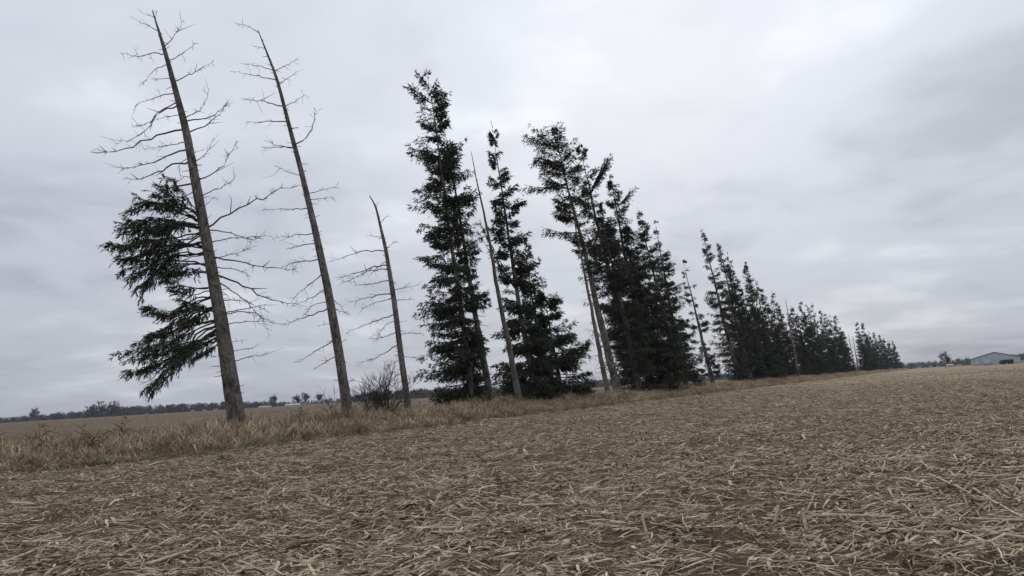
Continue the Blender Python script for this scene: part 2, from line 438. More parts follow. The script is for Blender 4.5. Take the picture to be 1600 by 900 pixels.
def strip_points(c0, c1, y0, y1, dens, fall=45.0, seed=1):
    r = np.random.default_rng(seed); out = []
    edges = [y0]
    while edges[-1] < y1: edges.append(min(y1, edges[-1]*1.25))
    for ya, yb in zip(edges[:-1], edges[1:]):
        ym = (ya+yb)/2; g = max(1.0, (ym/fall)**0.8)
        n = int(dens*(c1-c0)*(yb-ya)/g)
        yy = r.uniform(ya, yb, n); c = r.uniform(c0, c1, n)
        out.append(np.stack([c+LS*yy, yy, c, np.full(n, min(g**0.35, 1.9))], 1))
    return np.concatenate(out), r
P, r = strip_points(-31.6, -22.9, 7, 640, 15, seed=21)
c = P[:, 2]; y = P[:, 1]
patch = 0.5+0.5*np.sin(0.45*y+1.2*np.sin(0.21*y))*np.sin(0.9*c+0.3*y)
hf = np.interp(c, [-31.6, -30.5, -28, -25.5, -24.2, -22.9], [.5, .85, 1.0, .95, .62, .35])*(0.85+0.6*patch)*np.interp(y, [10, 20, 28], [.5, .75, 1.0])
keep = r.random(len(c)) < np.interp(c, [-31.6, -30.5, -24.2, -22.9], [.35, 1, 1, .4])
P, hf = P[keep], hf[keep]; n = len(P)
s = r.uniform(.8, 1.25, n)
z = ground_z(P[:, 0], P[:, 1])
scatter('dry_grass', np.stack([P[:, 0], P[:, 1], z], 1), np.stack([r.normal(0, .1, n), r.normal(-.06, .1, n), r.uniform(0, 6.28, n)], 1),
        np.stack([s*P[:, 3], s*P[:, 3], s*hf*np.sqrt(P[:, 3])], 1), r.integers(0, len(tall), n), TALL, 'tan dry grass growing along the tree row')
P, r = strip_points(-25.6, -22.3, 7, 200, 12, seed=22)
keep = r.random(len(P)) < np.interp(P[:, 1], [8, 20, 28, 60], [1, .8, .3, .12])*np.interp(P[:, 2], [-25.6, -24, -22.3], [.5, 1, .5])
P = P[keep]; n = len(P); s = r.uniform(.6, 1.2, n)
P = np.vstack([P, np.stack([*(pix_ground(4, 736)[:2, None]+r.normal(0, 1, (2, 170))*np.array([[1.1], [.6]])), np.zeros(170), np.ones(170)], 1)]); n = len(P); s = np.r_[s, r.uniform(.6, 1.0, 170)]
scatter('green_grass', np.stack([P[:, 0], P[:, 1], ground_z(P[:, 0], P[:, 1])], 1), np.stack([r.normal(0, .12, n), r.normal(0, .12, n), r.uniform(0, 6.28, n)], 1),
        np.stack([s*1.2, s*1.2, s], 1), r.integers(0, len(low), n), LOW, 'low olive green grass fringing the dry strip')
P, r = strip_points(-30.5, -25.2, 12, 300, 1.3, seed=23)
clump = np.sin(0.55*P[:, 1]+2.0)+0.8*np.sin(1.7*P[:, 2]+0.2*P[:, 1])
P = P[clump+r.normal(0, .5, len(P)) > 0.6]; n = len(P); s = r.uniform(.7, 1.35, n)
scatter('brown_weeds', np.stack([P[:, 0], P[:, 1], ground_z(P[:, 0], P[:, 1])], 1), np.stack([r.normal(0, .1, n), r.normal(0, .1, n), r.uniform(0, 6.28, n)], 1),
        np.stack([s*1.2, s*1.2, s], 1), r.integers(0, len(weeds), n), WD, 'dead reddish brown weeds standing among the dry grass')

# ------------------------------------------------------------------ trees
def trunk_mesh(axis, radii, sides, seed, mat, rough=0.06):
    """axis (k,3) local, radii (k,)"""
    r = np.random.default_rng(seed)
    k = len(axis)
    V, q = tubes(axis[None], radii[None], sides)
    V = V.reshape(k, sides, 3)
    th = np.arange(sides)*2*math.pi/sides
    bumps = sum(a*np.sin(n_*th[None]+p+w*np.arange(k)[:, None]/k*6) for n_, a, p, w in
                [(2, .5, r.uniform(0, 6), r.uniform(-2, 2)), (3, .5, r.uniform(0, 6), r.uniform(-3, 3)), (5, .35, r.uniform(0, 6), r.uniform(-5, 5))])
    bumps = bumps+r.normal(0, .5, (k, sides))
    V = axis[:, None]+(V-axis[:, None])*(1+rough*bumps)[..., None]
    V = V.reshape(-1, 3); V = np.vstack([V, axis[-1]])
    n = k*sides
    tr = np.array([[n-sides+i, n-sides+(i+1) % sides, n] for i in range(sides)])
    return np_mesh('trunk', V, q, tr, True, mat)

def sprigs(P0, D, L, W, r):
    """needle-covered twigs: one bent kite each"""
    n = len(P0)
    D = D/(np.linalg.norm(D, axis=1, keepdims=True)+1e-9)
    ref = r.normal(0, 1, (n, 3)); A = np.cross(D, ref); A /= np.linalg.norm(A, axis=1, keepdims=True)+1e-9
    B = np.cross(D, A)
    W = W[:, None]/2; L = L[:, None]
    tip = P0+D*L; m = P0+D*L*0.42+B*W*.5
    V = np.stack([P0, m+A*W, tip, m-A*W], 1).reshape(-1, 3)
    i = np.arange(n)*4
    return V, np.stack([i, i+1, i+2, i+3], 1)
def crown_mesh(name, V, Q, r, mat, per=4):
    me = np_mesh(name, V, Q, None, False, mat)
    t_ = np.repeat(r.random(len(V)//per), per).astype(np.float32)
    at = me.attributes.new('tint', 'FLOAT', 'POINT'); at.data.foreach_set('value', t_)
    return me

def foliage_on(P, L, r, node=0.13, f0=0.25, twig=0.28, slen=0.26, swid=0.07, hang=0.45, nsp=4):
    """P (n,k,3) branch lines; returns sprig arrays"""
    n, k, _ = P.shape
    m = max(5, int(np.percentile(L, 80)*(1-f0)/node))
    u = np.linspace(f0, 1.0, m)[None]+r.normal(0, .5/m, (n, m)); u = np.clip(u, 0, .999)
    fi = u*(k-1); i0 = fi.astype(int); fr = (fi-i0)[..., None]
    bi = np.arange(n)[:, None]
    pos = P[bi, i0]*(1-fr)+P[bi, i0+1]*fr
    tan = P[bi, i0+1]-P[bi, i0]; tan /= np.linalg.norm(tan, axis=2, keepdims=True)+1e-9
    up = np.array([0, 0, 1.0]); side = np.cross(tan, up); side /= np.linalg.norm(side, axis=2, keepdims=True)+1e-9
    ok = r.random((n, m)) < np.clip(L[:, None]/np.percentile(L, 80), .35, 1)
    outP, outD, outL = [], [], []
    for sgn in (-1, 1):
        tl = (np.minimum(twig*L[:, None], .75)*(1-0.65*u)+0.10)*r.uniform(.6, 1.2, (n, m))
        td = side*sgn*r.uniform(.5, 1, (n, m, 1))+tan*r.uniform(.4, .9, (n, m, 1))-up*r.uniform(hang*.2, hang*1.3, (n, m, 1))
        td /= np.linalg.norm(td, axis=2, keepdims=True)
        for j in range(nsp):
            v = (j+r.uniform(0, 1, (n, m, 1)))/nsp
            p = pos+td*tl[..., None]*v-up*(0.25*hang*tl[..., None]*v*v)
            d = td+r.normal(0, .27, (n, m, 3))-up*r.uniform(-.25*hang, .75*hang, (n, m, 1))
            sel = ok & (r.random((n, m)) < .9)
            outP.append(p[sel]); outD.append(d[sel])
    d = tan+r.normal(0, .3, tan.shape)+up*.15
    outP.append(pos[ok]); outD.append(d[ok])
    p = np.concatenate(outP); d = np.concatenate(outD)
    return p, d, slen*r.uniform(.6, 1.3, len(p)), swid*r.uniform(.7, 1.3, len(p))

def axis_curve(p0, p1, k, r, wob=0.004, sweep=0.0):
    u = np.linspace(0, 1, k)[:, None]
    H = np.linalg.norm(p1-p0)
    A = p0+(p1-p0)*u
    A[:, 0] += sweep*H*(u[:, 0]-u[:, 0]**2)*1.0
    w = np.cumsum(r.normal(0, 1, (k, 2)), 0); w -= w[0]; w -= np.linspace(0, 1, k)[:, None]*w[-1]
    A[:, :2] += w*wob*H/math.sqrt(k)
    return A

def spruce(base_px, top, prof_l, prof_r, label, off=0.0, nb=95, t0=0.06, tw=None, seed=0, detail=1.0, f0=.22,
           sweep=0.0, skip=0.0, asc=0.0, bare=10, extra=(), hang=.6, group='living spruces in the windbreak row', depth=None, low=1.12):
    """top: pixel of the tip; profiles: (t, reach in photo pixels) left and right"""
    r = np.random.default_rng(1000+seed)
    B = line_pt(base_px, off); Y = B[1]
    B[2] = float(ground_z(B[0], B[1]))-.05
    Tp = pix_at(top[0], top[1], Y)
    m = Y/F
    root = empty('spruce_tree', B, label, 'tree', group)
    loc = Tp-B; H = np.linalg.norm(loc)
    k = 40
    ax = axis_curve(np.zeros(3), loc, k, r, .006, sweep)
    u = np.linspace(0, 1, k)
    rb = (tw if tw else 13.0)*m/2
    rad_ = rb*np.clip((1-u)**1.05, .02, 1)*(1+.28*np.exp(-u*38))
    obj('trunk', trunk_mesh(ax, rad_, 10, seed, BARK_LIVE, .05), root)
    nb = int(nb*(3.2 if Y < 110 else 3.8))
    tg = np.linspace(t0, .985, 80)
    pg = .15+(np.interp(tg, *zip(*prof_l))+np.interp(tg, *zip(*prof_r)))/max(v for _, v in prof_l+prof_r)/2; pg *= tg**(1-low) if low > 1.2 else 1
    cg = np.cumsum(pg); tt = np.sort(np.interp(r.random(nb), cg/cg[-1], tg))
    wh = np.round(tt*H/0.5)*0.5/H; tt = np.clip(wh*0.45+tt*0.55+r.normal(0, .004, nb), t0, .988)
    if skip:
        gap = np.sin(tt*37+seed)+np.sin(tt*61+2.1*seed)*.7
        keep = gap > -1.7+skip*2; tt = tt[keep]
    # boughs: about half of the branches grow in bunches of three round a strong limb
    bunch = 3 if Y < 110 else 2
    lead = tt[::2]; ncl = len(lead); cid = np.r_[np.arange(ncl), np.repeat(np.arange(0, ncl, bunch), bunch-1+(Y < 110))]
    tt = np.clip(lead[cid]+np.r_[np.zeros(ncl), r.normal(0, .12/H, len(cid)-ncl)], t0, .988); n = len(tt)
    phi = r.uniform(0, 2*math.pi, ncl)[cid]+np.r_[np.zeros(ncl), r.normal(0, .24, n-ncl)]; cr = (0.48+0.58*r.random(ncl)**.8)[cid]
    rl = np.interp(tt, *zip(*prof_l))*m*1.1; rr = np.interp(tt, *zip(*prof_r))*m*1.1
    top_f = np.interp(tt, [.90, .985], [1, .30]); rl = rl*top_f; rr = rr*top_f
    cx = np.cos(phi); dep = 0.5*(rl+rr) if depth is None else np.interp(tt, *zip(*depth))*m
    reach = np.sqrt((cx*np.where(cx < 0, rl, rr))**2+(np.sin(phi)*dep)**2)
    reach = np.maximum(reach*cr*(0.72+0.36*r.random(n)), .12)
    st = np.stack([np.interp(tt, u, ax[:, i]) for i in range(3)], 1)
    a0 = np.interp(tt, [0, .35, .7, .9, 1], [-.38, -.22, .05, .45, 1.1])+asc+r.normal(0, .14, ncl)[cid]+r.normal(0, .07, n)
    b0 = np.interp(tt, [0, .5, 1], [.22, .22, .3])+r.normal(0, .08, n)
    kk = 7; uu = np.linspace(0, 1, kk)
    hd = np.stack([np.cos(phi), np.sin(phi), np.zeros(n)], 1)
    side = np.stack([-np.sin(phi), np.cos(phi), np.zeros(n)], 1)
    P = st[:, None]+hd[:, None]*(reach[:, None]*uu)[..., None]
    P[..., 2] += reach[:, None]*(a0[:, None]*uu+b0[:, None]*uu**2)
    P += side[:, None]*(reach[:, None]*r.normal(0, .16, (n, 1))*uu**2)[..., None]
    # traced single limbs (pixels): start fraction, tip pixel, depth shift
    ex = []
    for te, (ex_, ey_), dy in extra:
        s0 = np.array([np.interp(te, u, ax[:, i]) for i in range(3)])
        e0 = pix_at(ex_, ey_, Y+dy)-B
        mdp = (s0+e0)/2; mdp[2] -= 0.06*np.linalg.norm(e0-s0)
        for _ in range(4):
            ex.append(resample([s0, mdp+r.normal(0, .12, 3), e0+r.normal(0, .22, 3)], kk))
    if ex:
        P = np.concatenate([P, np.array(ex)]); reach = np.r_[reach, [np.linalg.norm(e[-1]-e[0]) for e in ex]]
    rbase = np.clip(.010+.011*reach, .012, .05)
    R = rbase[:, None]*(1-.8*uu)[None]
    parts = [tubes(P, R, 4)]
    if bare:                                  # dead snag twigs low on the stem
        tb = r.uniform(.03, max(.12, t0*1.25), bare); ph = r.uniform(0, 6.283, bare); lb = r.uniform(.5, 1.0, bare)*min(2.4, 28*m)
        s0 = np.stack([np.interp(tb, u, ax[:, i]) for i in range(3)], 1)
        D = np.stack([np.cos(ph), np.sin(ph), np.zeros(bare)], 1)
        PB = s0[:, None]+D[:, None]*(lb[:, None]*uu)[..., None]; PB[..., 2] += lb[:, None]*(-.1*uu-.25*uu**2+.2*uu**4)
        parts.append(tubes(PB, (.028*(1-.75*uu))[None]*np.ones((bare, 1)), 4))
    V, Q = merge(parts)
    tag(obj('limbs', np_mesh('limbs', V, Q, None, True, TWIG), root), None, None, None, 'stuff')
    sc = max(1.0, Y/60)**0.42/detail
    p, d, l_, w_ = foliage_on(P, reach, r, node=.115*sc, f0=f0, slen=.29*sc, swid=(.064 if Y < 110 else .076)*sc, hang=hang, nsp=5 if Y < 60 else 4 if Y < 100 else 3)
    # leader
    nl = 10; ul = r.uniform(.95, 1.0, nl); pl = np.stack([np.interp(ul, u, ax[:, i]) for i in range(3)], 1)
    p = np.vstack([p, pl]); d = np.vstack([d, r.normal(0, .22, (nl, 3))+[0, 0, 1.0]]); l_ = np.r_[l_, np.full(nl, .20*sc**.6)]; w_ = np.r_[w_, np.full(nl, .07*sc**.6)]
    V, Q = sprigs(p, d, l_, w_, r)
    obj('crown', crown_mesh('crown', V, Q, r, NEEDLE), root)
    return root

def spread(pts, s): return [(t_, v*s) for t_, v in pts]

# ---- the three tall dead spruces, limbs traced one by one
def dead_tree(base_px, axis_px, widths, branches, label, seed, sides=20, knots=60, foliage=(), to=lambda p: p, maxtwig=3):
    r = np.random.default_rng(2000+seed)
    B = line_pt(base_px); Y = B[1]; m = Y/F
    B[2] = float(ground_z(B[0], B[1]))-.05
    root = empty('dead_spruce', B, label, 'tree', 'dead spruces in the windbreak row')
    pts = np.array([pix_at(px, py, Y)-B for px, py in axis_px]); pts[0] = 0
    d = np.r_[0, np.cumsum(np.linalg.norm(np.diff(pts, axis=0), axis=1))]
    k = 110; u = np.linspace(0, d[-1], k)
    ax = np.stack([np.interp(u, d, pts[:, i]) for i in range(3)], 1)
    for _ in range(12): ax[1:-1] = .25*ax[:-2]+.5*ax[1:-1]+.25*ax[2:]
    pyy = np.array([p[1] for p in axis_px][::-1]); 
    apy = np.array([project(a+B)[1] for a in ax])
    wpx = np.interp(apy, *zip(*sorted(widths)))
    rad_ = wpx*m/2*(1+.38*np.exp(-u/.35))
    obj('trunk', trunk_mesh(ax, rad_, sides, seed, BARK_DEAD, .035), root)
    def at_py(py): return np.array([np.interp(py, apy[::-1], ax[::-1, i]) for i in range(3)])
    def limb(path, th, depth, foliage_arm=False):
        path = [to(p) for p in path]
        s0 = at_py(path[0][1])
        tot = math.dist(path[0], path[-1])*m
        dy = depth*tot
        P3 = [s0]; cum = 0; Lp = sum(math.dist(path[i], path[i+1]) for i in range(len(path)-1))
        for i in range(1, len(path)):
            cum += math.dist(path[i-1], path[i]); P3.append(pix_at(path[i][0], path[i][1], Y+dy*cum/Lp)-B)
        line = resample(P3, 12)
        line[1:-1] += r.normal(0, .012*max(tot, .3), (10, 3))
        return line, tot
    uu = np.linspace(0, 1, 12)
    for bi, br in enumerate(branches):
        paths = br if isinstance(br[0][0], (tuple, list)) else [br]
        line, tot = limb(paths[0], 0, r.uniform(-.45, .45))
        r_b = np.clip(.012+.009*tot, .012, .042)*rnd.uniform(.85, 1.15)
        parts = [tubes(line[None], (r_b*(1-.80*uu))[None], 6)]
        for pth in paths[1:]:                                  # forks traced in the photograph
            p0 = to(pth[0]); j = int(np.argmin([math.dist(project(q+B), p0) for q in line]))
            P3 = [line[j]]+[pix_at(*to(p), (line[j]+B)[1]+r.uniform(-.2, .2))-B for p in pth[1:]]
            f = resample(P3, 12); parts.append(tubes(f[None], (r_b*.6*(1-.75*uu))[None], 5))
        nt_ = int(np.clip(tot*maxtwig*2.4, 2, 22))                  # short side spurs
        tw_, tr_ = [], []
        for _ in range(nt_):
            j = r.integers(4, 12); p0 = line[j]; dirv = line[min(j+1, 11)]-line[max(j-2, 0)]; dirv = dirv/(np.linalg.norm(dirv)+1e-6)
            L = r.uniform(.10, .40)*min(1, tot/1.6+.3); e = p0+(dirv*.6+r.normal(0, .55, 3))*L
            md = (p0+e)/2+r.normal(0, .04*L, 3)+np.array([0, 0, -.04*L])
            tw_.append(resample([p0, md, e], 5)); tr_.append(np.linspace(.009, .004, 5))
            if r.random() < .6:
                q0 = tw_[-1][2]; tw_.append(resample([q0, q0+r.normal(0, .4*L, 3)], 5)); tr_.append(np.linspace(.006, .004, 5))
        parts.append(tubes(np.array(tw_), np.array(tr_), 4))
        V, Q = merge(parts)
        obj('branch', np_mesh('branch', V, Q, None, True, DEADWOOD), root)
    # broken stubs all along the stem, one part
    st, sr = [], []
    for _ in range(knots):
        j = r.integers(8, k-3); a = r.uniform(0, 6.283); L = r.uniform(.06, .34)+rad_[j]
        dv = np.array([math.cos(a), math.sin(a), r.uniform(-.3, .35)])
        st.append(resample([ax[j], ax[j]+dv*L*.6, ax[j]+dv*L+[0, 0, r.normal(0, .05)]], 4)); sr.append(np.linspace(.02, .008, 4))
    V, Q = tubes(np.array(st), np.array(sr), 4)
    tag(obj('branch_stubs', np_mesh('branch_stubs', V, Q, None, True, DEADWOOD), root), None, None, None, 'stuff')
    if foliage:
        Ls, tots = [], []
        for path in foliage:
            for rep in range(3):
                path = [path[0]]+[(path[0][0]+.9*(p[0]-path[0][0]), p[1]) for p in path[1:]] if rep == 0 else path
                pth = path if rep == 0 else [path[0]]+[(p[0]+r.normal(0, 9), p[1]+r.normal(0, 8)) for p in path[1:]]
                line, tot = limb(pth, 0, r.uniform(-.4, .4)); Ls.append(line); tots.append(tot)
        P = np.array(Ls); tots = np.array(tots)
        V, Q = tubes(P, np.clip(.012+.010*tots, .01, .04)[:, None]*(1-.8*uu)[None], 5)
        tag(obj('live_limbs', np_mesh('live_limbs', V, Q, None, True, TWIG), root), None, None, None, 'stuff')
        p, d_, l_, w_ = foliage_on(P, tots, r, node=.085, f0=.33, twig=.24, slen=.19, swid=.036, hang=.6, nsp=11)
        V, Q = sprigs(p, d_, l_, w_, r)
        o = obj('crown', crown_mesh('crown', V, Q, r, NEEDLE), root); o['label'] = 'dark green living foliage on one side of the bare trunk'
    return root

z1 = lambda p: (100+.4*p[0], .4*p[1])
z2 = lambda p: (100+.489*p[0], 260+.489*p[1])
z3 = lambda p: (480+.467*p[0], 280+.467*p[1])
def mp(fn, lst):
    out = []
    for b in lst:
        out.append([[fn(p) for p in q] for q in b] if isinstance(b[0][0], (tuple, list)) else [fn(p) for p in b])
    return out
A1 = mp(z1, [
 [(358,120),(300,88),(270,70)], [(345,68),(302,47)], [(360,75),(364,45)],
 [[(392,188),(440,130),(467,80)], [(450,128),(515,93)]],
 [(380,210),(345,207),(300,224),(228,210)], [(410,242),(460,210),(515,168)], [(392,250),(360,265),(312,318)],
 [[(430,317),(500,290),(578,243)], [(510,285),(520,245)]], [(405,305),(335,310)], [(420,365),(385,372),(285,404)],
 [(475,465),(535,430),(560,385),(565,350)], [(480,475),(580,458),(638,405)],
 [[(488,520),(560,490),(600,450),(640,405)], [(575,485),(620,478)]],
 [(425,395),(380,430),(320,490),(270,493)], [[(430,410),(370,440),(330,500),(290,545),(225,550)], [(370,440),(320,420)], [(330,505),(295,530)]],
 [[(455,505),(390,512),(290,565),(160,597),(105,595)], [(160,597),(135,567)], [(200,588),(185,575)]],
 [(440,450),(400,455),(360,470)], [(465,555),(420,565),(330,582)], [[(472,585),(420,600),(350,640),(235,660)], [(320,650),(290,635)]],
 [[(478,625),(430,635),(360,680),(300,700),(240,697)], [(300,700),(258,675)]], [(510,600),(545,585)],
 [[(520,640),(560,595),(580,545)], [(565,590),(608,548)]],
 [[(540,710),(600,670),(640,620),(675,555)], [(600,672),(665,635)], [(650,600),(625,580)]],
 [(550,768),(610,735),(655,710),(672,685)],
 [[(575,895),(640,830),(700,800),(780,765),(920,722)], [(650,820),(655,770),(640,765)], [(700,800),(730,765)], [(740,785),(745,760)]],
 [(560,820),(575,780),(590,765)], [(495,715),(440,725),(380,755),(300,795),(240,820)], [(505,740),(470,770),(430,785),(380,775)], [(520,830),(470,845),(410,895)],
 [(470,610),(450,640),(450,670)], [(500,690),(470,690),(430,720)]]) + mp(z2, [
 [(480,205),(530,210),(590,230),(660,222)], [(490,245),(540,225),(610,235)], [(495,300),(560,275),(610,255)],
 [[(500,290),(560,300),(620,320),(690,325),(730,330)], [(620,320),(660,300)]], [[(510,345),(560,370),(610,410),(680,435),(740,437)], [(600,400),(650,390)]],
 [(515,360),(540,400),(590,440),(630,485)], [(530,470),(580,455),(650,440)], [[(530,475),(570,460),(630,470),(655,535)], [(620,468),(660,500)]],
 [(535,505),(580,495),(660,498)], [(545,565),(585,553)], [(550,595),(605,578)], [(555,625),(600,608),(643,603)],
 [(500,320),(560,330),(600,355)], [(515,380),(530,420),(525,440)], [(520,425),(580,430),(640,455)],
 [(425,150),(370,175),(320,220)], [(440,205),(390,230),(350,270)], [(450,280),(400,290),(340,330)], [(470,410),(430,430),(390,490),(340,560)],
 [(480,490),(440,520),(400,580),(330,640),(260,690)], [(490,540),(460,580),(430,610)], [(455,335),(420,340),(370,360)], [(490,600),(475,610)]])
FOL1 = mp(z2, [
 [(425,150),(340,110),(290,60)], [(430,180),(340,125),(260,110),(215,112)], [(430,170),(350,110),(310,65)], [(435,200),(330,170),(250,160),(185,175)], [(435,200),(330,190),(220,205),(160,195)],
 [(440,215),(330,230),(220,240),(130,255)], [(445,240),(350,255),(250,275),(150,295)], [(450,280),(370,280),(290,310),(185,350)], [(440,190),(380,180),(300,215)],
 [(455,320),(340,300),(250,355),(205,395)], [(450,260),(360,240),(270,230),(200,230)], [(460,340),(390,330),(320,345)], [(470,390),(400,390),(340,390),(305,360)],
 [(470,410),(400,440),(320,470),(255,445)], [(475,450),(400,470),(330,510),(265,535)], [(480,470),(430,440),(380,430)],
 [(480,490),(420,520),(330,560),(215,580)], [(485,520),(400,570),(300,600),(190,610)], [(485,540),(400,590),(290,630),(175,660)],
 [(480,500),(420,570),(330,630),(250,705)], [(490,560),(450,590),(410,610)], [(485,530),(440,560),(400,560),(350,585)], [(475,440),(420,470),(390,500)]])
dead_tree(373, [(373,690),(369,650),(345,500),(318,350),(290,200),(258,80),(238,16)],
          [(690,29),(650,26.5),(602,24.5),(504,20.5),(407,17.5),(320,15.5),(200,11.5),(80,6.5),(16,1.5)], A1,
          'tall dead spruce at the left end, bare grey trunk keeping green foliage on one side', 1, foliage=FOL1)
A2 = mp(z1, [
 [[(760,128),(715,100),(672,92)], [(700,95),(697,68)]], [(778,190),(730,177)], [(805,275),(760,255),(698,250)], [(820,315),(750,293),(670,280)],
 [(828,278),(870,255),(910,230)], [(842,332),(875,305),(910,280)], [[(840,415),(780,395),(692,386)], [(770,390),(830,360)]], [(865,415),(905,395),(943,368)],
 [(860,475),(800,473),(715,478)], [(905,567),(955,535),(975,480),(988,425),(978,420)], [(885,580),(840,570),(780,547)], [(885,575),(840,572),(780,578)],
 [[(915,690),(870,670),(835,650)], [(840,655),(820,685),(770,698)]], [(960,757),(1000,745),(1063,728)], [(965,782),(1010,775),(1052,770)], [(945,815),(870,815),(785,820)]]) + mp(z2, [
 [(795,215),(740,220),(685,228)], [(800,245),(760,250),(705,265)], [(808,298),(740,305),(690,325)], [(820,340),(780,380),(730,420)], [(830,390),(790,420),(730,445)],
 [[(840,450),(790,475),(710,503)], [(790,475),(760,470)]], [(845,500),(810,510)], [(855,550),(810,585),(755,625)], [(862,600),(825,630),(795,650)], [(870,450),(890,465),(920,473)],
 [(852,420),(880,440),(900,470)], [(835,430),(800,440),(770,470)]])
dead_tree(545, [(546,672),(543,640),(530,553),(513,456),(491,353),(469,260),(460,228),(432,120),(403,47)],
          [(672,19),(632,17),(602,15.5),(504,14),(407,11.7),(309,9.2),(228,7.3),(120,4.8),(47,1.4)], A2,
          'tall thin dead spruce, second from the left, bare limbs to its tip', 2, knots=70, sides=16)
A3 = mp(z3, [
 [[(255,243),(180,238),(130,262),(90,272)], [(170,236),(140,222)]], [(262,290),(220,290),(180,310),(105,330)], [[(265,300),(210,300),(160,330),(110,350)], [(200,300),(190,280)]],
 [(270,335),(220,350),(165,355)], [(278,382),(230,390),(140,412)], [(285,400),(235,410),(190,430)], [(285,450),(230,475),(140,510)], [(290,510),(250,530),(210,535)],
 [(298,550),(250,590),(190,610)], [(300,600),(280,620),(260,635)], [(268,235),(285,215),(305,203)], [(298,372),(340,360),(375,355)], [(300,405),(355,402)], [(315,520),(350,515),(390,518)],
 [(325,590),(360,598),(395,610)], [(310,480),(330,475)], [(240,195),(205,188)], [(240,150),(265,122)], [(228,85),(245,75)], [(285,340),(300,350)], [(270,270),(230,300),(200,330)], [(292,470),(260,490),(225,520)]])
dead_tree(637, mp(z3, [[(342,800),(338,760),(315,600),(290,400),(262,230),(228,85),(208,55)]])[0],
          [(655,11.5),(635,10.3),(560,9),(467,8),(387,5.8),(320,2.8),(305,1.2)], A3,
          'shorter dead spruce beside the bare shrub, third from the left', 3, knots=50, sides=14)

# ---- living spruces (and snags among them), left to right
def snag(base_px, top, tw, label, seed, off=0.0, nb=14, reach=14):
    r = np.random.default_rng(3000+seed)
    B = line_pt(base_px, off); Y = B[1]; m = Y/F; B[2] = float(ground_z(B[0], B[1]))-.05
    loc = pix_at(top[0], top[1], Y)-B
    root = empty('dead_spruce', B, label, 'tree', 'dead spruces in the windbreak row')
    k = 50; u = np.linspace(0, 1, k); ax = axis_curve(np.zeros(3), loc, k, r, .005)
    rad_ = tw*m/2*np.clip(1-.93*u, .04, 1)*(1+.25*np.exp(-u*40))
    obj('trunk', trunk_mesh(ax, rad_, 10, seed, BARK_DEAD, .05), root)
    tb = r.uniform(.15, .97, nb); ph = r.uniform(0, 6.283, nb); lb = r.uniform(.3, 1.0, nb)*reach*m*np.interp(tb, [0, .6, 1], [1, .8, .25])
    s0 = np.stack([np.interp(tb, u, ax[:, i]) for i in range(3)], 1); uu = np.linspace(0, 1, 6)
    D = np.stack([np.cos(ph), np.sin(ph), np.zeros(nb)], 1)
    P = s0[:, None]+D[:, None]*(lb[:, None]*uu)[..., None]; P[..., 2] += lb[:, None]*(-.05*uu-.2*uu**2+.25*uu**3)
    for i in range(nb):
        sub = [tubes(P[i:i+1], (np.clip(.02*Y/50, .015, .06)*(1-.75*uu))[None], 4)]
        for _ in range(3):
            j = r.integers(2, 6); e = P[i, j]+r.normal(0, .25*lb[i], 3); sub.append(tubes(resample([P[i, j], e], 4)[None], np.full((1, 4), .008*max(1, Y/60)), 3))
        obj('branch', np_mesh('branch', *merge(sub), None, True, DEADWOOD), root)
    return root

spruce(746, (667,112), [(0,74),(.06,74),(.16,70),(.26,62),(.45,52),(.62,46),(.74,58),(.80,62),(.86,40),(.95,32),(1,6)],
       [(0,14),(.2,22),(.4,26),(.6,28),(.8,26),(.94,24),(1,6)], 'tallest living spruce, leftmost green tree, foliage sweeping to the ground on its left side',
       0.4, nb=165, t0=.035, tw=11, seed=1, skip=.12, detail=1.1, bare=16, low=1.35)
spruce(769, (693,186), [(0,5),(.4,30),(.6,28),(.9,26),(1,5)], [(0,5),(.35,20),(.55,24),(.75,30),(.95,20),(1,5)],
       'tall spruce with long bare trunk, right against the tallest living spruce', -0.6, nb=62, t0=.36, tw=13, seed=2, skip=.35, bare=22,
       extra=[(.72,(737,298),.5),(.70,(733,310),-.4),(.40,(762,470),.4)])
snag(816, (736,237), 11, 'bare leaning dead spar with no crown, between two green spruces', 4, 0.9, nb=10, reach=12)
spruce(839, (767,190), [(0,58),(.1,60),(.25,40),(.4,30),(.5,22),(.65,26),(.8,15),(.93,12),(1,4)], [(0,30),(.15,36),(.3,38),(.45,42),(.62,34),(.7,26),(.8,14),(.93,11),(1,4)],
       'pointed narrow-topped spruce just right of the bare spar', 0.0, nb=130, t0=.05, tw=11, seed=3, skip=.2, low=1.25, bare=16, extra=[(.68,(818,310),.3),(.40,(752,356),-.3)])
spruce(858, (818,372), [(0,26),(.4,22),(.8,14),(1,4)], [(0,30),(.4,24),(.8,12),(1,4)], 'slim shorter spruce tucked behind the pointed narrow-topped spruce', -1.0, nb=60, t0=.25, tw=8, seed=5, skip=.3, bare=12)
spruce(882, (850,458), [(0,36),(.2,44),(.5,34),(.8,18),(1,6)], [(0,48),(.15,52),(.4,50),(.7,38),(.88,24),(1,8)], 'short wide spruce with open layered branches, lowest of the near green trees',
       0.3, nb=90, t0=.06, tw=9, seed=6, skip=.2, bare=12, asc=.1)
snag(953, (893,315), 9, 'bare slender dead trunk just left of the swept-top spruce', 7, 1.2, nb=16, reach=26)
spruce(969, (864,196), [(0,6),(.42,10),(.56,24),(.66,34),(.78,46),(.88,46),(.95,42),(1,12)], [(0,6),(.42,14),(.6,24),(.8,26),(.92,28),(1,10)],
       'spruce with a flattened top swept to the left and a long bare trunk', 0.2, nb=78, t0=.40, tw=14, seed=8, skip=.3, bare=26, asc=.08, f0=.28,
       extra=[(.60,(851,362),.3),(.92,(822,214),-.2),(.78,(822,296),.4),(.86,(836,250),.2)])
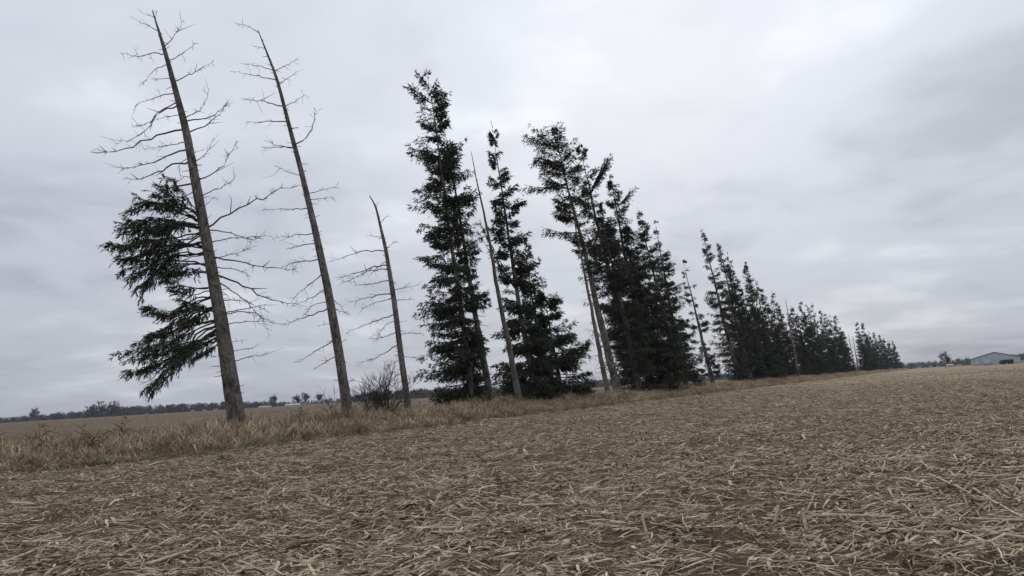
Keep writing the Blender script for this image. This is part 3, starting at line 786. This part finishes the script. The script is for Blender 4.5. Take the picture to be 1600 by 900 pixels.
spruce(998, (904,222), [(0,34),(.3,44),(.5,38),(.65,30),(.8,26),(.93,16),(1,5)], [(0,30),(.3,36),(.6,24),(.8,18),(.93,12),(1,5)],
       'spruce with one long branch flung out to the right near its top', -0.7, nb=110, t0=.10, tw=14, seed=9, skip=.15, bare=14, extra=[(.80,(952,246),.2),(.80,(948,252),-.2),(.79,(940,262),.1)])
spruce(1003, (934,316), [(0,36),(.4,34),(.8,18),(1,5)], [(0,36),(.4,34),(.8,18),(1,5)], 'dense dark spruce with branches to the ground, in the thick clump at mid row', 1.0, nb=120, t0=.03, tw=12, seed=10, bare=0)
spruce(1022, (952,274), [(0,40),(.3,38),(.6,28),(.85,14),(1,4)], [(0,44),(.3,42),(.6,30),(.8,20),(.9,16),(1,4)], 'tallest dense dark spruce of the thick clump at mid row', -0.3, nb=140, t0=.03, tw=13, seed=11, bare=0, extra=[(.85,(983,300),.2)])
spruce(1042, (976,346), [(0,36),(.3,34),(.6,26),(.85,13),(1,4)], [(0,38),(.3,36),(.6,26),(.85,13),(1,4)], 'dense dark spruce on the right flank of the thick clump at mid row', 1.1, nb=120, t0=.03, tw=11, seed=16, bare=0)
spruce(1064, (996,326), [(0,26),(.3,26),(.6,22),(.85,13),(1,4)], [(0,30),(.3,24),(.6,18),(.85,11),(1,4)], 'slim pointed spruce standing right of the thick clump, left of a similar pair', 0.3, nb=100, t0=.12, tw=9.5, seed=12, skip=.2)
spruce(1074, (1023,345), [(0,24),(.3,22),(.6,17),(.85,10),(1,3)], [(0,32),(.15,30),(.3,25),(.6,18),(.85,10),(1,3)], 'slim pointed spruce standing right of the thick clump, right of a similar pair', -0.4, nb=100, t0=.10, tw=9, seed=13, skip=.2)

ordn = ['', 'first', 'second', 'third', 'fourth', 'fifth', 'sixth', 'seventh', 'eighth', 'ninth', 'tenth', 'eleventh', 'twelfth', 'thirteenth', 'fourteenth', 'fifteenth', 'sixteenth', 'seventeenth', 'eighteenth', 'nineteenth', 'twentieth', 'twenty-first', 'twenty-second', 'twenty-third', 'twenty-fourth', 'twenty-fifth', 'twenty-sixth', 'twenty-seventh', 'twenty-eighth', 'twenty-ninth', 'thirtieth', 'thirty-first', 'thirty-second', 'thirty-third', 'thirty-fourth', 'thirty-fifth', 'thirty-sixth']
# thin, half-dead spruce standing clear before the far group
spruce(1116, (1067,406), [(0,14),(.4,17),(.8,9),(1,3)], [(0,14),(.4,15),(.8,9),(1,3)], 'thin half-bare spruce standing in the gap at mid row', 0.8, nb=46, t0=.12, tw=7.5, seed=14, skip=.4, f0=.55, bare=24)
far = [ # base x, top x, top y, half width px, kind
 (1158,1095,358,33,0),(1175,1122,380,30,0),(1178,1136,394,26,0),(1200,1163,410,27,0),(1214,1180,438,23,0),(1226,1190,452,20,0),(1238,1206,455,19,0),(1250,1227,466,10,1),
 (1262,1237,480,16,0),(1277,1250,469,18,0),(1288,1260,476,16,0),(1294,1268,473,16,0),(1303,1281,485,15,0),(1311,1288,490,14,0),(1317,1296,491,14,0),(1324,1304,493,14,0),(1331,1313,510,13,0),
 (1337,1325,518,5,1),(1343,1332,525,6,1),(1352,1338,503,11,0),(1360,1347,503,11,0),(1367,1356,517,10,0),(1375,1365,520,10,0),(1382,1373,522,10,0),(1389,1380,528,9,0),(1397,1388,533,9,0),(1404,1394,531,9,0)]
far += [(1188,1150,432,22,0),(1207,1172,444,21,0),(1232,1200,474,17,0),(1244,1216,478,16,0),(1257,1231,490,15,0),(1270,1244,490,15,0),(1283,1256,492,14,0),(1356,1343,521,9,0),(1364,1352,525,9,0),(1371,1361,528,9,0)]
far.sort()
live = [f for f in far if f[4] == 0]
for i, (bx, tx, ty, hw, kind) in enumerate(far):
    off = 0.55*math.sin(i*2.4)
    if kind:
        lab = {1227: 'dead spar with a ragged tip among the far green spruces', 1325: 'left of two thin dead spars at the gap near the far end', 1332: 'right of two thin dead spars at the gap near the far end'}[tx]
        snag(bx, (tx, ty), max(2.2, hw*.45), lab, 20+i, off, nb=16, reach=hw*1.3)
        continue
    k = len(live)-live.index((bx, tx, ty, hw, kind))
    lab = 'dark spruce, %s living tree counted from the far end of the row' % ordn[k] if k > 1 else 'dark bushy spruce, the last tree at the far end of the row'
    hw *= .82
    full = [(0, hw*.85), (.12, hw*1.0), (.3, hw*.9), (.5, hw*.72), (.72, hw*.47), (.88, hw*.25), (1, hw*.06)]
    spruce(bx, (tx, ty), full, spread(full, .92), lab, off, nb=105 if hw > 20 else 80, t0=(.06, .14, .09)[i % 3], tw=max(2.5, hw*.30), seed=40+i, skip=.06 if i % 2 else .12, bare=8 if hw > 15 else 0)

# ------------------------------------------------------------------ bare shrubs
def bare_plant(name, base, height, width, nst, label, cat, seed, mat, rbase, group=None, trunk=0.0, levels=4, lean=0.0, rmin=.004, shrub=True):
    r = np.random.default_rng(4000+seed)
    root = empty(name, base, label, cat, group)
    lines, rads, stems = [], [], []
    def grow(p, d, L, rad_, lev):
        k = 5; pts = [p]
        for i in range(k-1):
            d = d+r.normal(0, .16, 3); d[2] += .05; d = d/np.linalg.norm(d); pts.append(pts[-1]+d*L/(k-1))
        pts = np.array(pts); lines.append(pts); rads.append(np.linspace(rad_, max(rad_*.6, rmin), k))
        if lev <= 0: return
        for c_ in range(r.integers(3, 5) if lev > 1 else r.integers(3, 6)):
            j = r.integers(1, k); nd = d*.75+r.normal(0, .48, 3); nd[2] += .22; nd /= np.linalg.norm(nd)
            grow(pts[j], nd, L*r.uniform(.45, .72), max(rad_*.55, rmin), lev-1)
    if trunk:
        tp = np.array([lean*trunk, 0, trunk]); tl = resample([np.zeros(3), tp*.5+r.normal(0, .03*trunk, 3), tp], 6)
        V, Q = tubes(tl[None], np.linspace(rbase*1.2, rbase*.8, 6)[None], 8)
        obj('trunk', np_mesh('trunk', V, Q, None, True, mat), root)
        start = tp
    else: start = np.zeros(3)
    for s in range(nst):
        a = r.uniform(0, 6.283); sp = r.uniform(.15, 1)*width/height*(.55 if shrub else .95)
        d = np.array([math.cos(a)*sp+lean, math.sin(a)*sp, 1.0]); d /= np.linalg.norm(d)
        n0 = len(lines)
        grow(start+np.array([math.cos(a), math.sin(a), 0])*(0.10 if not trunk else 0), d, (height-trunk)*r.uniform(.5, .68), rbase*(.55 if trunk else 1), levels-1)
        if shrub:
            V, Q = tubes(np.array(lines[n0:]), np.array(rads[n0:]), 4)
            obj('stem', np_mesh('stem', V, Q, None, True, mat), root)
    if not shrub:
        V, Q = tubes(np.array(lines), np.array(rads), 3)
        obj('crown', np_mesh('crown', V, Q, None, True, mat), root)
    return root
def on_strip(px, off):
    p = line_pt(px, off); p[2] = float(ground_z(p[0], p[1])); return p
bare_plant('bare_shrub', on_strip(597, .6), 3.0, 3.9, 18, 'bare brown shrub with many spreading stems, between two dead spruces', 'shrub', 1, SHRUB, .030, 'bare shrubs in the strip', lean=-.12)
bare_plant('bare_shrub', on_strip(540, 1.9), 1.9, 1.7, 4, 'sparse bare shrub leaning left at the foot of the second dead spruce', 'shrub', 2, SHRUB, .016, 'bare shrubs in the strip', levels=3, lean=-.55)
bare_plant('bare_shrub', on_strip(575, -.2), 1.2, 1.9, 8, 'low tangle of bare twigs left of the many-stemmed shrub', 'shrub', 7, SHRUB, .012, 'bare shrubs in the strip', levels=3)
bare_plant('bare_shrub', on_strip(925, 1.0), 1.7, 2.4, 10, 'low twiggy shrub left of the bare slender dead trunk', 'shrub', 3, SHRUB, .014, 'bare shrubs in the strip', levels=3)
bare_plant('bare_shrub', on_strip(1088, .5), 2.0, 5.0, 18, 'wide low thicket of dark twigs in the gap at mid row', 'shrub', 4, SHRUB, .022, 'bare shrubs in the strip', levels=4)
bare_plant('bare_shrub', on_strip(790, .2), 1.3, 2.6, 10, 'low twiggy shrub at the foot of the leaning dead spar', 'shrub', 5, SHRUB, .014, 'bare shrubs in the strip', levels=3)

# ------------------------------------------------------------------ corn stalks one can pick out
def fallen(a, b_, R, label, seed, up=None):
    p0 = pix_ground(*a); p1 = pix_ground(*b_)
    z0, z1_ = float(ground_z(p0[0], p0[1])), float(ground_z(p1[0], p1[1]))
    R *= 1.25; p0[2] = z0+R*1.1+.024; p1[2] = z1_+R*1.1+.024
    d = p1-p0; L = np.linalg.norm(d)
    V, q, tr = stalk_geo(L, R, 600+seed, .012, 12, 8)
    o = obj('corn_stalk', np_mesh('corn_stalk', V, q, tr, True, STALK), None, tuple((p0+p1)/2))
    o.rotation_euler = Vector(tuple(d)).to_track_quat('X', 'Z').to_euler()
    return tag(o, label, 'corn stalk', 'loose corn stalks lying on the field')
def stub(a, b_, R, label, seed):
    p0 = pix_ground(*a); p0[2] = float(ground_z(p0[0], p0[1]))-.03
    R *= 1.4; p1 = pix_at(b_[0], b_[1], p0[1]); d = p1-p0; L = np.linalg.norm(d)
    V, q, tr = stalk_geo(L, R, 700+seed, .015, 9, 8)
    flare = np.clip((-.3*L-V[:, 0])/(.2*L), 0, 1); V[:, 1:] *= (1+.9*flare)[:, None]
    o = obj('corn_stub', np_mesh('corn_stub', V, q, tr, True, STALK), None, tuple((p0+p1)/2))
    o.rotation_euler = Vector(tuple(d)).to_track_quat('X', 'Z').to_euler()
    return tag(o, label, 'corn stub', 'standing corn stubs in the field')
S = [((1311,804),(1343,829),.011,'short slanting corn stalk above the long level stalk at lower right'),
 ((1454,752),(1534,787),.010,'slanting corn stalk at right, upper of two parallel slanting ones'),
 ((1521,769),(1598,823),.010,'slanting corn stalk at the right edge, lower of two parallel slanting ones'),
 ((1375,840),(1480,852),.012,'thick corn stalk lying level near the bottom right, left of two in line'),
 ((1491,843),(1553,868),.010,'thin slanting corn stalk near the bottom right, crossing below the level ones'),
 ((1536,849),(1612,860),.013,'thick corn stalk running out of the right edge near the bottom'),
 ((1270,816),(1606,827),.011,'longest corn stalk, lying level across the lower right of the field'),
 ((1210,837),(1251,844),.010,'left piece of a broken corn stalk bent into a shallow V'),
 ((1252,845),(1285,836),.009,'right piece of a broken corn stalk bent into a shallow V'),
 ((1217,748),(1356,751),.010,'long level corn stalk in the middle distance at right of centre'),
 ((1390,751),(1600,752),.010,'long level corn stalk in the middle distance near the right edge'),
 ((1491,714),(1536,729),.011,'yellowish corn stalk slanting down at upper right of the stubble'),
 ((1502,774),(1525,750),.010,'short upright-slanting corn stalk between the two parallel slanting ones'),
 ((-6,891),(84,846),.013,'thick pale corn stalk slanting up from the bottom left corner'),
 ((231,886),(295,867),.012,'pale corn stalk slanting up near the bottom, left of centre'),
 ((259,814),(302,788),.010,'thin corn stalk slanting up at left, farther of two slanting ones'),
 ((456,899),(500,869),.012,'corn stalk slanting up out of the bottom edge, left of centre'),
 ((-4,842),(106,844),.012,'level corn stalk at the left edge above the thick slanting one'),
 ((175,818),(231,824),.010,'short level corn stalk at left, ending beside the thin slanting one'),
 ((312,814),(337,797),.009,'shortest slanting corn stalk at left, beside the thin slanting one'),
 ((734,779),(762,802),.008,'dark corn stalk, right leg of the inverted V at centre'),
 ((684,802),(734,779),.009,'pale corn stalk, left leg of the inverted V at centre'),
 ((906,776),(950,748),.010,'pale corn stalk slanting up to the right, right of centre'),
 ((647,824),(716,831),.010,'nearly level corn stalk below the inverted V at centre'),
 ((803,793),(884,792),.011,'level corn stalk just right of the inverted V at centre'),
 ((919,827),(1000,836),.011,'corn stalk lying level in front of the right centre of the field'),
 ((731,768),(778,774),.010,'short level corn stalk just above the tip of the inverted V')]
for i, (a, b2, R, lab) in enumerate(S): fallen(a, b2, R, lab, i)
for i, (a, b2, R, lab) in enumerate([((1208,823),(1216,789),.011,'standing corn stub with a flared brown foot at lower right of centre'),
 ((1232,899),(1240,868),.014,'standing corn stub cut by the bottom edge at right of centre'),
 ((1225,737),(1226,715),.010,'pale upright corn stub in the middle distance right of centre'),
 ((1013,842),(1003,804),.010,'dark leaning corn stub at centre right, nearer of two'),
 ((1011,767),(1004,746),.010,'dark leaning corn stub at centre right, farther of two'),
 ((1262,840),(1257,812),.012,'pale leaning corn stub standing behind the broken V-shaped stalk')]): stub(a, b2, R, lab, i)

# ------------------------------------------------------------------ the far edge: woods, lone trees, barn, houses
WOOD = mat_plain('far_bare_wood', [(0.3, (0.06, 0.06, 0.068)), (0.7, (0.105, 0.10, 0.106))], .05)
FARTWIG = mat_plain('far_bare_twigs', [(0.3, (0.06, 0.055, 0.055)), (0.7, (0.10, 0.092, 0.09))], .2)
def wood(name, x0, x1, dist, hpx, label, seed, spacing=5.0, rows=3, conifer=.12):
    r = np.random.default_rng(5000+seed)
    a = pix_ground(x0, 659-.0594*x0+F*HCAM/dist); b2 = pix_ground(x1, 659-.0594*x1+F*HCAM/dist)
    a = a*(dist/a[1]); b2 = b2*(dist/b2[1])
    L = abs(b2[0]-a[0]); n = int(L/spacing)
    P0, D, Ls, W = [], [], [], []
    for row in range(rows):
        for i in range(n):
            u = (i+r.random())/n; x_ = a[0]+(b2[0]-a[0])*u; y_ = dist+row*14+r.normal(0, 4)
            px = x0+(x1-x0)*u
            H = (np.interp(px, *zip(*hpx))*dist/F)*r.uniform(.68, .95)
            if r.random() < conifer:
                m_ = 90; t_ = r.random(m_)**1.3; rr = (1-t_)*H*.2; ph = r.uniform(0, 6.28, m_)
                p = np.stack([x_+rr*np.cos(ph), y_+rr*np.sin(ph), t_*H], 1); d = np.stack([np.cos(ph), np.sin(ph), np.full(m_, .2)], 1)
                l_ = np.full(m_, H*.15); w_ = np.full(m_, H*.10)
            else:
                m_ = 130; v = r.normal(0, 1, (m_, 3)); v /= np.linalg.norm(v, axis=1, keepdims=True); q = r.random((m_, 1))**.45
                p = np.array([x_, y_, H*.52])+v*q*np.array([H*.42, H*.42, H*.5]); p[:, 2] = np.maximum(p[:, 2], 0)
                d = v*.7+np.array([0, 0, .6])+r.normal(0, .35, (m_, 3)); l_ = np.full(m_, H*.19); w_ = np.full(m_, H*.10)
            P0.append(p); D.append(d); Ls.append(l_); W.append(w_)
            m_ = 30; P0.append(np.stack([x_+r.normal(0, spacing, m_), y_+r.normal(0, 3, m_), r.uniform(0, .42, m_)*H], 1)); D.append(r.normal(0, .6, (m_, 3))+[0, 0, .6]); Ls.append(np.full(m_, H*.25)); W.append(np.full(m_, H*.16))
    V, Q = sprigs(np.concatenate(P0), np.concatenate(D), np.concatenate(Ls), np.concatenate(W), r)
    return tag(obj(name, np_mesh(name, V, Q, None, False, WOOD)), label, None, None, 'stuff')
wood('far_wood', -260, 440, 820, [(-260, 9), (0, 9), (100, 12), (160, 15), (250, 15), (330, 13), (400, 10), (440, 7)], 'dark grey wood along the left horizon', 1)
wood('far_wood', 425, 560, 1150, [(425, 6), (500, 7), (560, 9)], 'thin distant wood between the first dead spruces', 2, 6, 2)
wood('far_wood', 545, 720, 700, [(545, 13), (600, 17), (680, 16), (720, 13)], 'dark wood behind the bare shrub', 3, 4.5)
wood('far_wood', 700, 1240, 1000, [(700, 11), (900, 13), (1050, 11), (1240, 9)], 'distant wood seen between the spruce trunks', 4, 6)
wood('far_wood', 1230, 1540, 1100, [(1230, 8), (1400, 10), (1480, 11), (1540, 13)], 'bluish wood on the horizon left of the barn', 5, 6, 3, .5)
wood('far_wood', 1560, 1800, 950, [(1560, 13), (1600, 14), (1800, 14)], 'dark wood on the horizon right of the barn', 6, 6, 3)
def lone(px, top_py, dist, wpx, label, seed):
    v = ray(px, 659-.0594*px); B = np.array([v[0]/v[1]*dist, dist, 0.0])
    by = project(B)[1]; H = (by-top_py)*dist/F
    bare_plant('bare_tree', B, H, wpx*dist/F, 6, label, 'tree', seed, FARTWIG, H*.022, 'lone bare trees far across the fields', trunk=H*.22, levels=5, rmin=max(.03, dist*.00013), shrub=False)
lone(55, 641, 640, 15, 'small bare tree at the left edge of the horizon', 21)
lone(143, 634, 700, 20, 'left of three rounded bare trees above the left wood', 22)
lone(160, 629, 720, 22, 'middle and tallest of three rounded bare trees above the left wood', 23)
lone(176, 630, 700, 20, 'right of three rounded bare trees above the left wood', 24)
lone(427, 620, 560, 13, 'small bare tree just right of the first dead trunk', 25)
lone(466, 619, 560, 14, 'bare tree left of the broad one on the horizon between dead spruces', 26)
lone(479, 614, 540, 18, 'broad bare tree on the horizon between the first two dead spruces', 27)
lone(501, 615, 600, 16, 'bare tree right of the broad one on the horizon between dead spruces', 28)
lone(1477, 554, 370, 15, 'lone bare tree in the field left of the barn', 29)

def box(cx, cy, cz, sx, sy, sz):
    V = np.array([[cx+sx*i/2, cy+sy*j/2, cz+sz*k_/2] for i in (-1, 1) for j in (-1, 1) for k_ in (-1, 1)], float)
    return V, np.array([[0, 1, 3, 2], [4, 6, 7, 5], [0, 4, 5, 1], [2, 3, 7, 6], [0, 2, 6, 4], [1, 5, 7, 3]])
def mat_metal(name, col, ribs=None):
    m, t, b = new_mat(name, .7, .2)
    g = N(t, 'ShaderNodeTexCoord'); f = noise(t, g.outputs['Object'], .6, 4)
    t.links.new(ramp(t, f, [(.3, tuple(x*.88 for x in col)), (.7, tuple(x*1.1 for x in col))]), b.inputs['Base Color'])
    return m
BARN = mat_metal('barn_siding', (.40, .455, .51)); BROOF = mat_metal('barn_roof', (.15, .17, .19)); TRIM = mat_metal('barn_trim', (.45, .50, .53))
DARKG = mat_metal('dark_green_paint', (.010, .013, .013)); RUBBER = mat_metal('rubber', (.02, .02, .02)); PALE = mat_metal('pale_wall', (.55, .55, .54)); ROOFG = mat_metal('grey_roof', (.22, .21, .21)); WINDOW = mat_metal('dark_glass', (.03, .035, .04))
PLASTIC = mat_metal('white_plastic_film', (.72, .68, .64)); POST = mat_metal('weathered_post', (.16, .14, .12))
def at_dist(px, dist):
    v = ray(px, 659-.0594*px); return np.array([v[0]/v[1]*dist, dist, 0.0])
# barn: gable end towards the camera
D0 = 450.0; Bc = at_dist(1555.5, D0); mm = D0/F
Wb, He, Hr, Lb = 65*mm, 10.5*mm, 19.5*mm, 40.0
barn = empty('barn', Bc, 'long pale blue-grey metal barn with a low gable, at the right edge of the horizon', 'barn')
barn.rotation_euler = (0, 0, math.radians(-33))
w = Wb/2
V = np.array([[-w, 0, -.2], [w, 0, -.2], [w, 0, He], [0, 0, Hr], [-w, 0, He], [-w, Lb, -.2], [w, Lb, -.2], [w, Lb, He], [0, Lb, Hr], [-w, Lb, He]], float)
me = bpy.data.meshes.new('wall'); me.from_pydata(V.tolist(), [], [(0, 1, 2, 3, 4), (6, 5, 9, 8, 7), (5, 0, 4, 9), (1, 6, 7, 2)]); me.materials.append(BARN); obj('wall', me, barn)
for s in (-1, 1):
    e = w+.5; ze = He-.5*(Hr-He)/w
    V = np.array([[0, -.5, Hr+.05], [s*e, -.5, ze+.05], [s*e, Lb+.5, ze+.05], [0, Lb+.5, Hr+.05], [0, -.5, Hr+.3], [s*e, -.5, ze+.3], [s*e, Lb+.5, ze+.3], [0, Lb+.5, Hr+.3]])
    obj('roof_slope', np_mesh('roof_slope', V, np.array([[0, 1, 2, 3], [4, 7, 6, 5], [0, 4, 5, 1], [1, 5, 6, 2], [2, 6, 7, 3], [3, 7, 4, 0]]), None, False, BROOF), barn)
nrib = 24
for i in range(nrib+1):
    xx = -w+.15+(Wb-.3)*i/nrib; hh = He+(Hr-He)*(1-abs(xx)/w)-.15
    obj('siding_rib', np_mesh('siding_rib', *box(xx, -.04, hh/2, .12, .08, hh), None, False, TRIM if i in (0, nrib) else BARN), barn)
dr = obj('sliding_door', np_mesh('sliding_door', *box(-w*.35, -.1, 1.7, 4.2, .12, 3.4), None, False, BARN), barn)
obj('door_track', np_mesh('door_track', *box(-w*.35, -.12, 3.48, 8.0, .16, .14), None, False, TRIM), dr)
# dark covered wagon parked before the barn
D1 = 425.0; Wc = at_dist(1572.5, D1); m1 = D1/F
wag = empty('covered_wagon', Wc, 'dark green covered wagon parked in front of the barn', 'wagon')
L2 = 18.5*m1/2; H2 = 7.6*m1
V = np.array([[-L2, 0, .7], [L2, 0, .7], [L2*.94, 0, H2], [-L2*.70, 0, H2*.98], [-L2, 0, H2*.62]])
V2 = np.vstack([V-[0, 1.25, 0], V+[0, 1.25, 0]])
me = bpy.data.meshes.new('body'); me.from_pydata(V2.tolist(), [], [(0, 1, 2, 3, 4), (9, 8, 7, 6, 5)]+[(i, i+5, (i+1) % 5+5, (i+1) % 5) for i in range(5)]); me.materials.append(DARKG); obj('body', me, wag)
obj('frame', np_mesh('frame', *box(.2, 0, .6, L2*2.1, 1.0, .18), None, False, RUBBER), wag)
for xx in (-L2*.6, L2*.6):
    for yy in (-1.05, 1.05):
        V, Q = tubes(np.array([[[xx, yy-.13, .45], [xx, yy, .45], [xx, yy+.13, .45]]]), np.array([[.42, .45, .42]]), 14)
        me = bpy.data.meshes.new('wheel'); me.from_pydata(V.tolist(), [], Q.tolist()+[list(range(14)), list(range(41, 27, -1))]); me.materials.append(RUBBER); obj('wheel', me, wag)
obj('hitch', np_mesh('hitch', *box(L2*1.2, 0, .75, L2*.35, .16, .16), None, False, RUBBER), wag)
# houses and sheds, tiny on the horizon
def house(px, dist, wpx, hpx, label, roofmat=ROOFG, wallmat=PALE, ratio=.45, nwin=3):
    B = at_dist(px, dist); mm = dist/F; w = wpx*mm/2; H = hpx*mm; He = H*(1-ratio); dp = min(9.0, w*1.4)
    root = empty('house', B, label, 'house', 'small buildings on the horizon')
    obj('wall', np_mesh('wall', *box(0, dp/2, He/2, w*2, dp, He), None, False, wallmat), root)
    V = np.array([[-w-.3, -.4, He+.02], [w+.3, -.4, He+.02], [w+.3, dp+.4, He+.02], [-w-.3, dp+.4, He+.02], [-w-.3, dp/2, H], [w+.3, dp/2, H]])
    obj('roof', np_mesh('roof', V, np.array([[0, 1, 5, 4], [2, 3, 4, 5], [3, 2, 1, 0]]), np.array([[0, 4, 3], [1, 2, 5]]), False, roofmat), root)
    for i in range(nwin):
        obj('window', np_mesh('window', *box(-w+2*w*(i+.5)/nwin, -.03, He*.55, w*.28, .08, He*.34), None, False, WINDOW), root)
house(1486, 620, 9, 4.5, 'pale house with a white roof just right of the lone field tree', PALE)
house(1437, 900, 5, 3, 'small pale shed on the horizon, nearest the far end of the tree row')
house(1455, 880, 4, 3.2, 'small pale house on the horizon left of the lone field tree')
house(1499, 800, 4, 2.6, 'tiny pale shed on the horizon nearest the barn, left of it', PALE)
house(1466, 860, 3, 2.6, 'tiny pale house on the horizon directly left of the lone field tree')
house(455, 520, 20, 4, 'long low white shelter on the horizon left of the broad bare tree', PLASTIC, PLASTIC, .5, 0)
house(412, 560, 16, 3.0, 'long low pale shed right of the first dead trunk', PLASTIC, PLASTIC, .5, 0)
house(1597, 640, 8, 4, 'pale low house at the right edge beyond the barn')
for i, px in enumerate((300, 318, 336)): house(px, 760, 5, 2.8, ('leftmost', 'middle', 'rightmost')[i]+' of three tiny pale houses below the left wood')
# marker stake in the left field
p = at_dist(229, 120.0); st = empty('marker_stake', p, 'thin wooden stake standing alone in the left field', 'stake')
obj('post', np_mesh('post', *tubes(np.array([[[0, 0, -.1], [.01, 0, .5], [-.02, 0, 1.2]]]), np.array([[.05, .045, .04]]), 6), None, True, POST), st)
obj('cap', np_mesh('cap', *box(-.02, 0, 1.24, .16, .16, .12), None, False, PALE), st)

# ------------------------------------------------------------------ thin damp air over the fields
hz = bpy.data.materials.new('haze'); hz.use_nodes = True; ht = hz.node_tree; ht.nodes.clear()
pv = ht.nodes.new('ShaderNodeVolumePrincipled'); pv.inputs['Density'].default_value = 0.00011; pv.inputs['Color'].default_value = (.86, .90, 1, 1)
ho = ht.nodes.new('ShaderNodeOutputMaterial'); ht.links.new(pv.outputs[0], ho.inputs['Volume'])
tag(obj('haze', np_mesh('haze', *box(0, 0, 14, 11400, 11400, 31), None, False, hz)), 'thin grey haze over the fields', None, None, 'stuff')
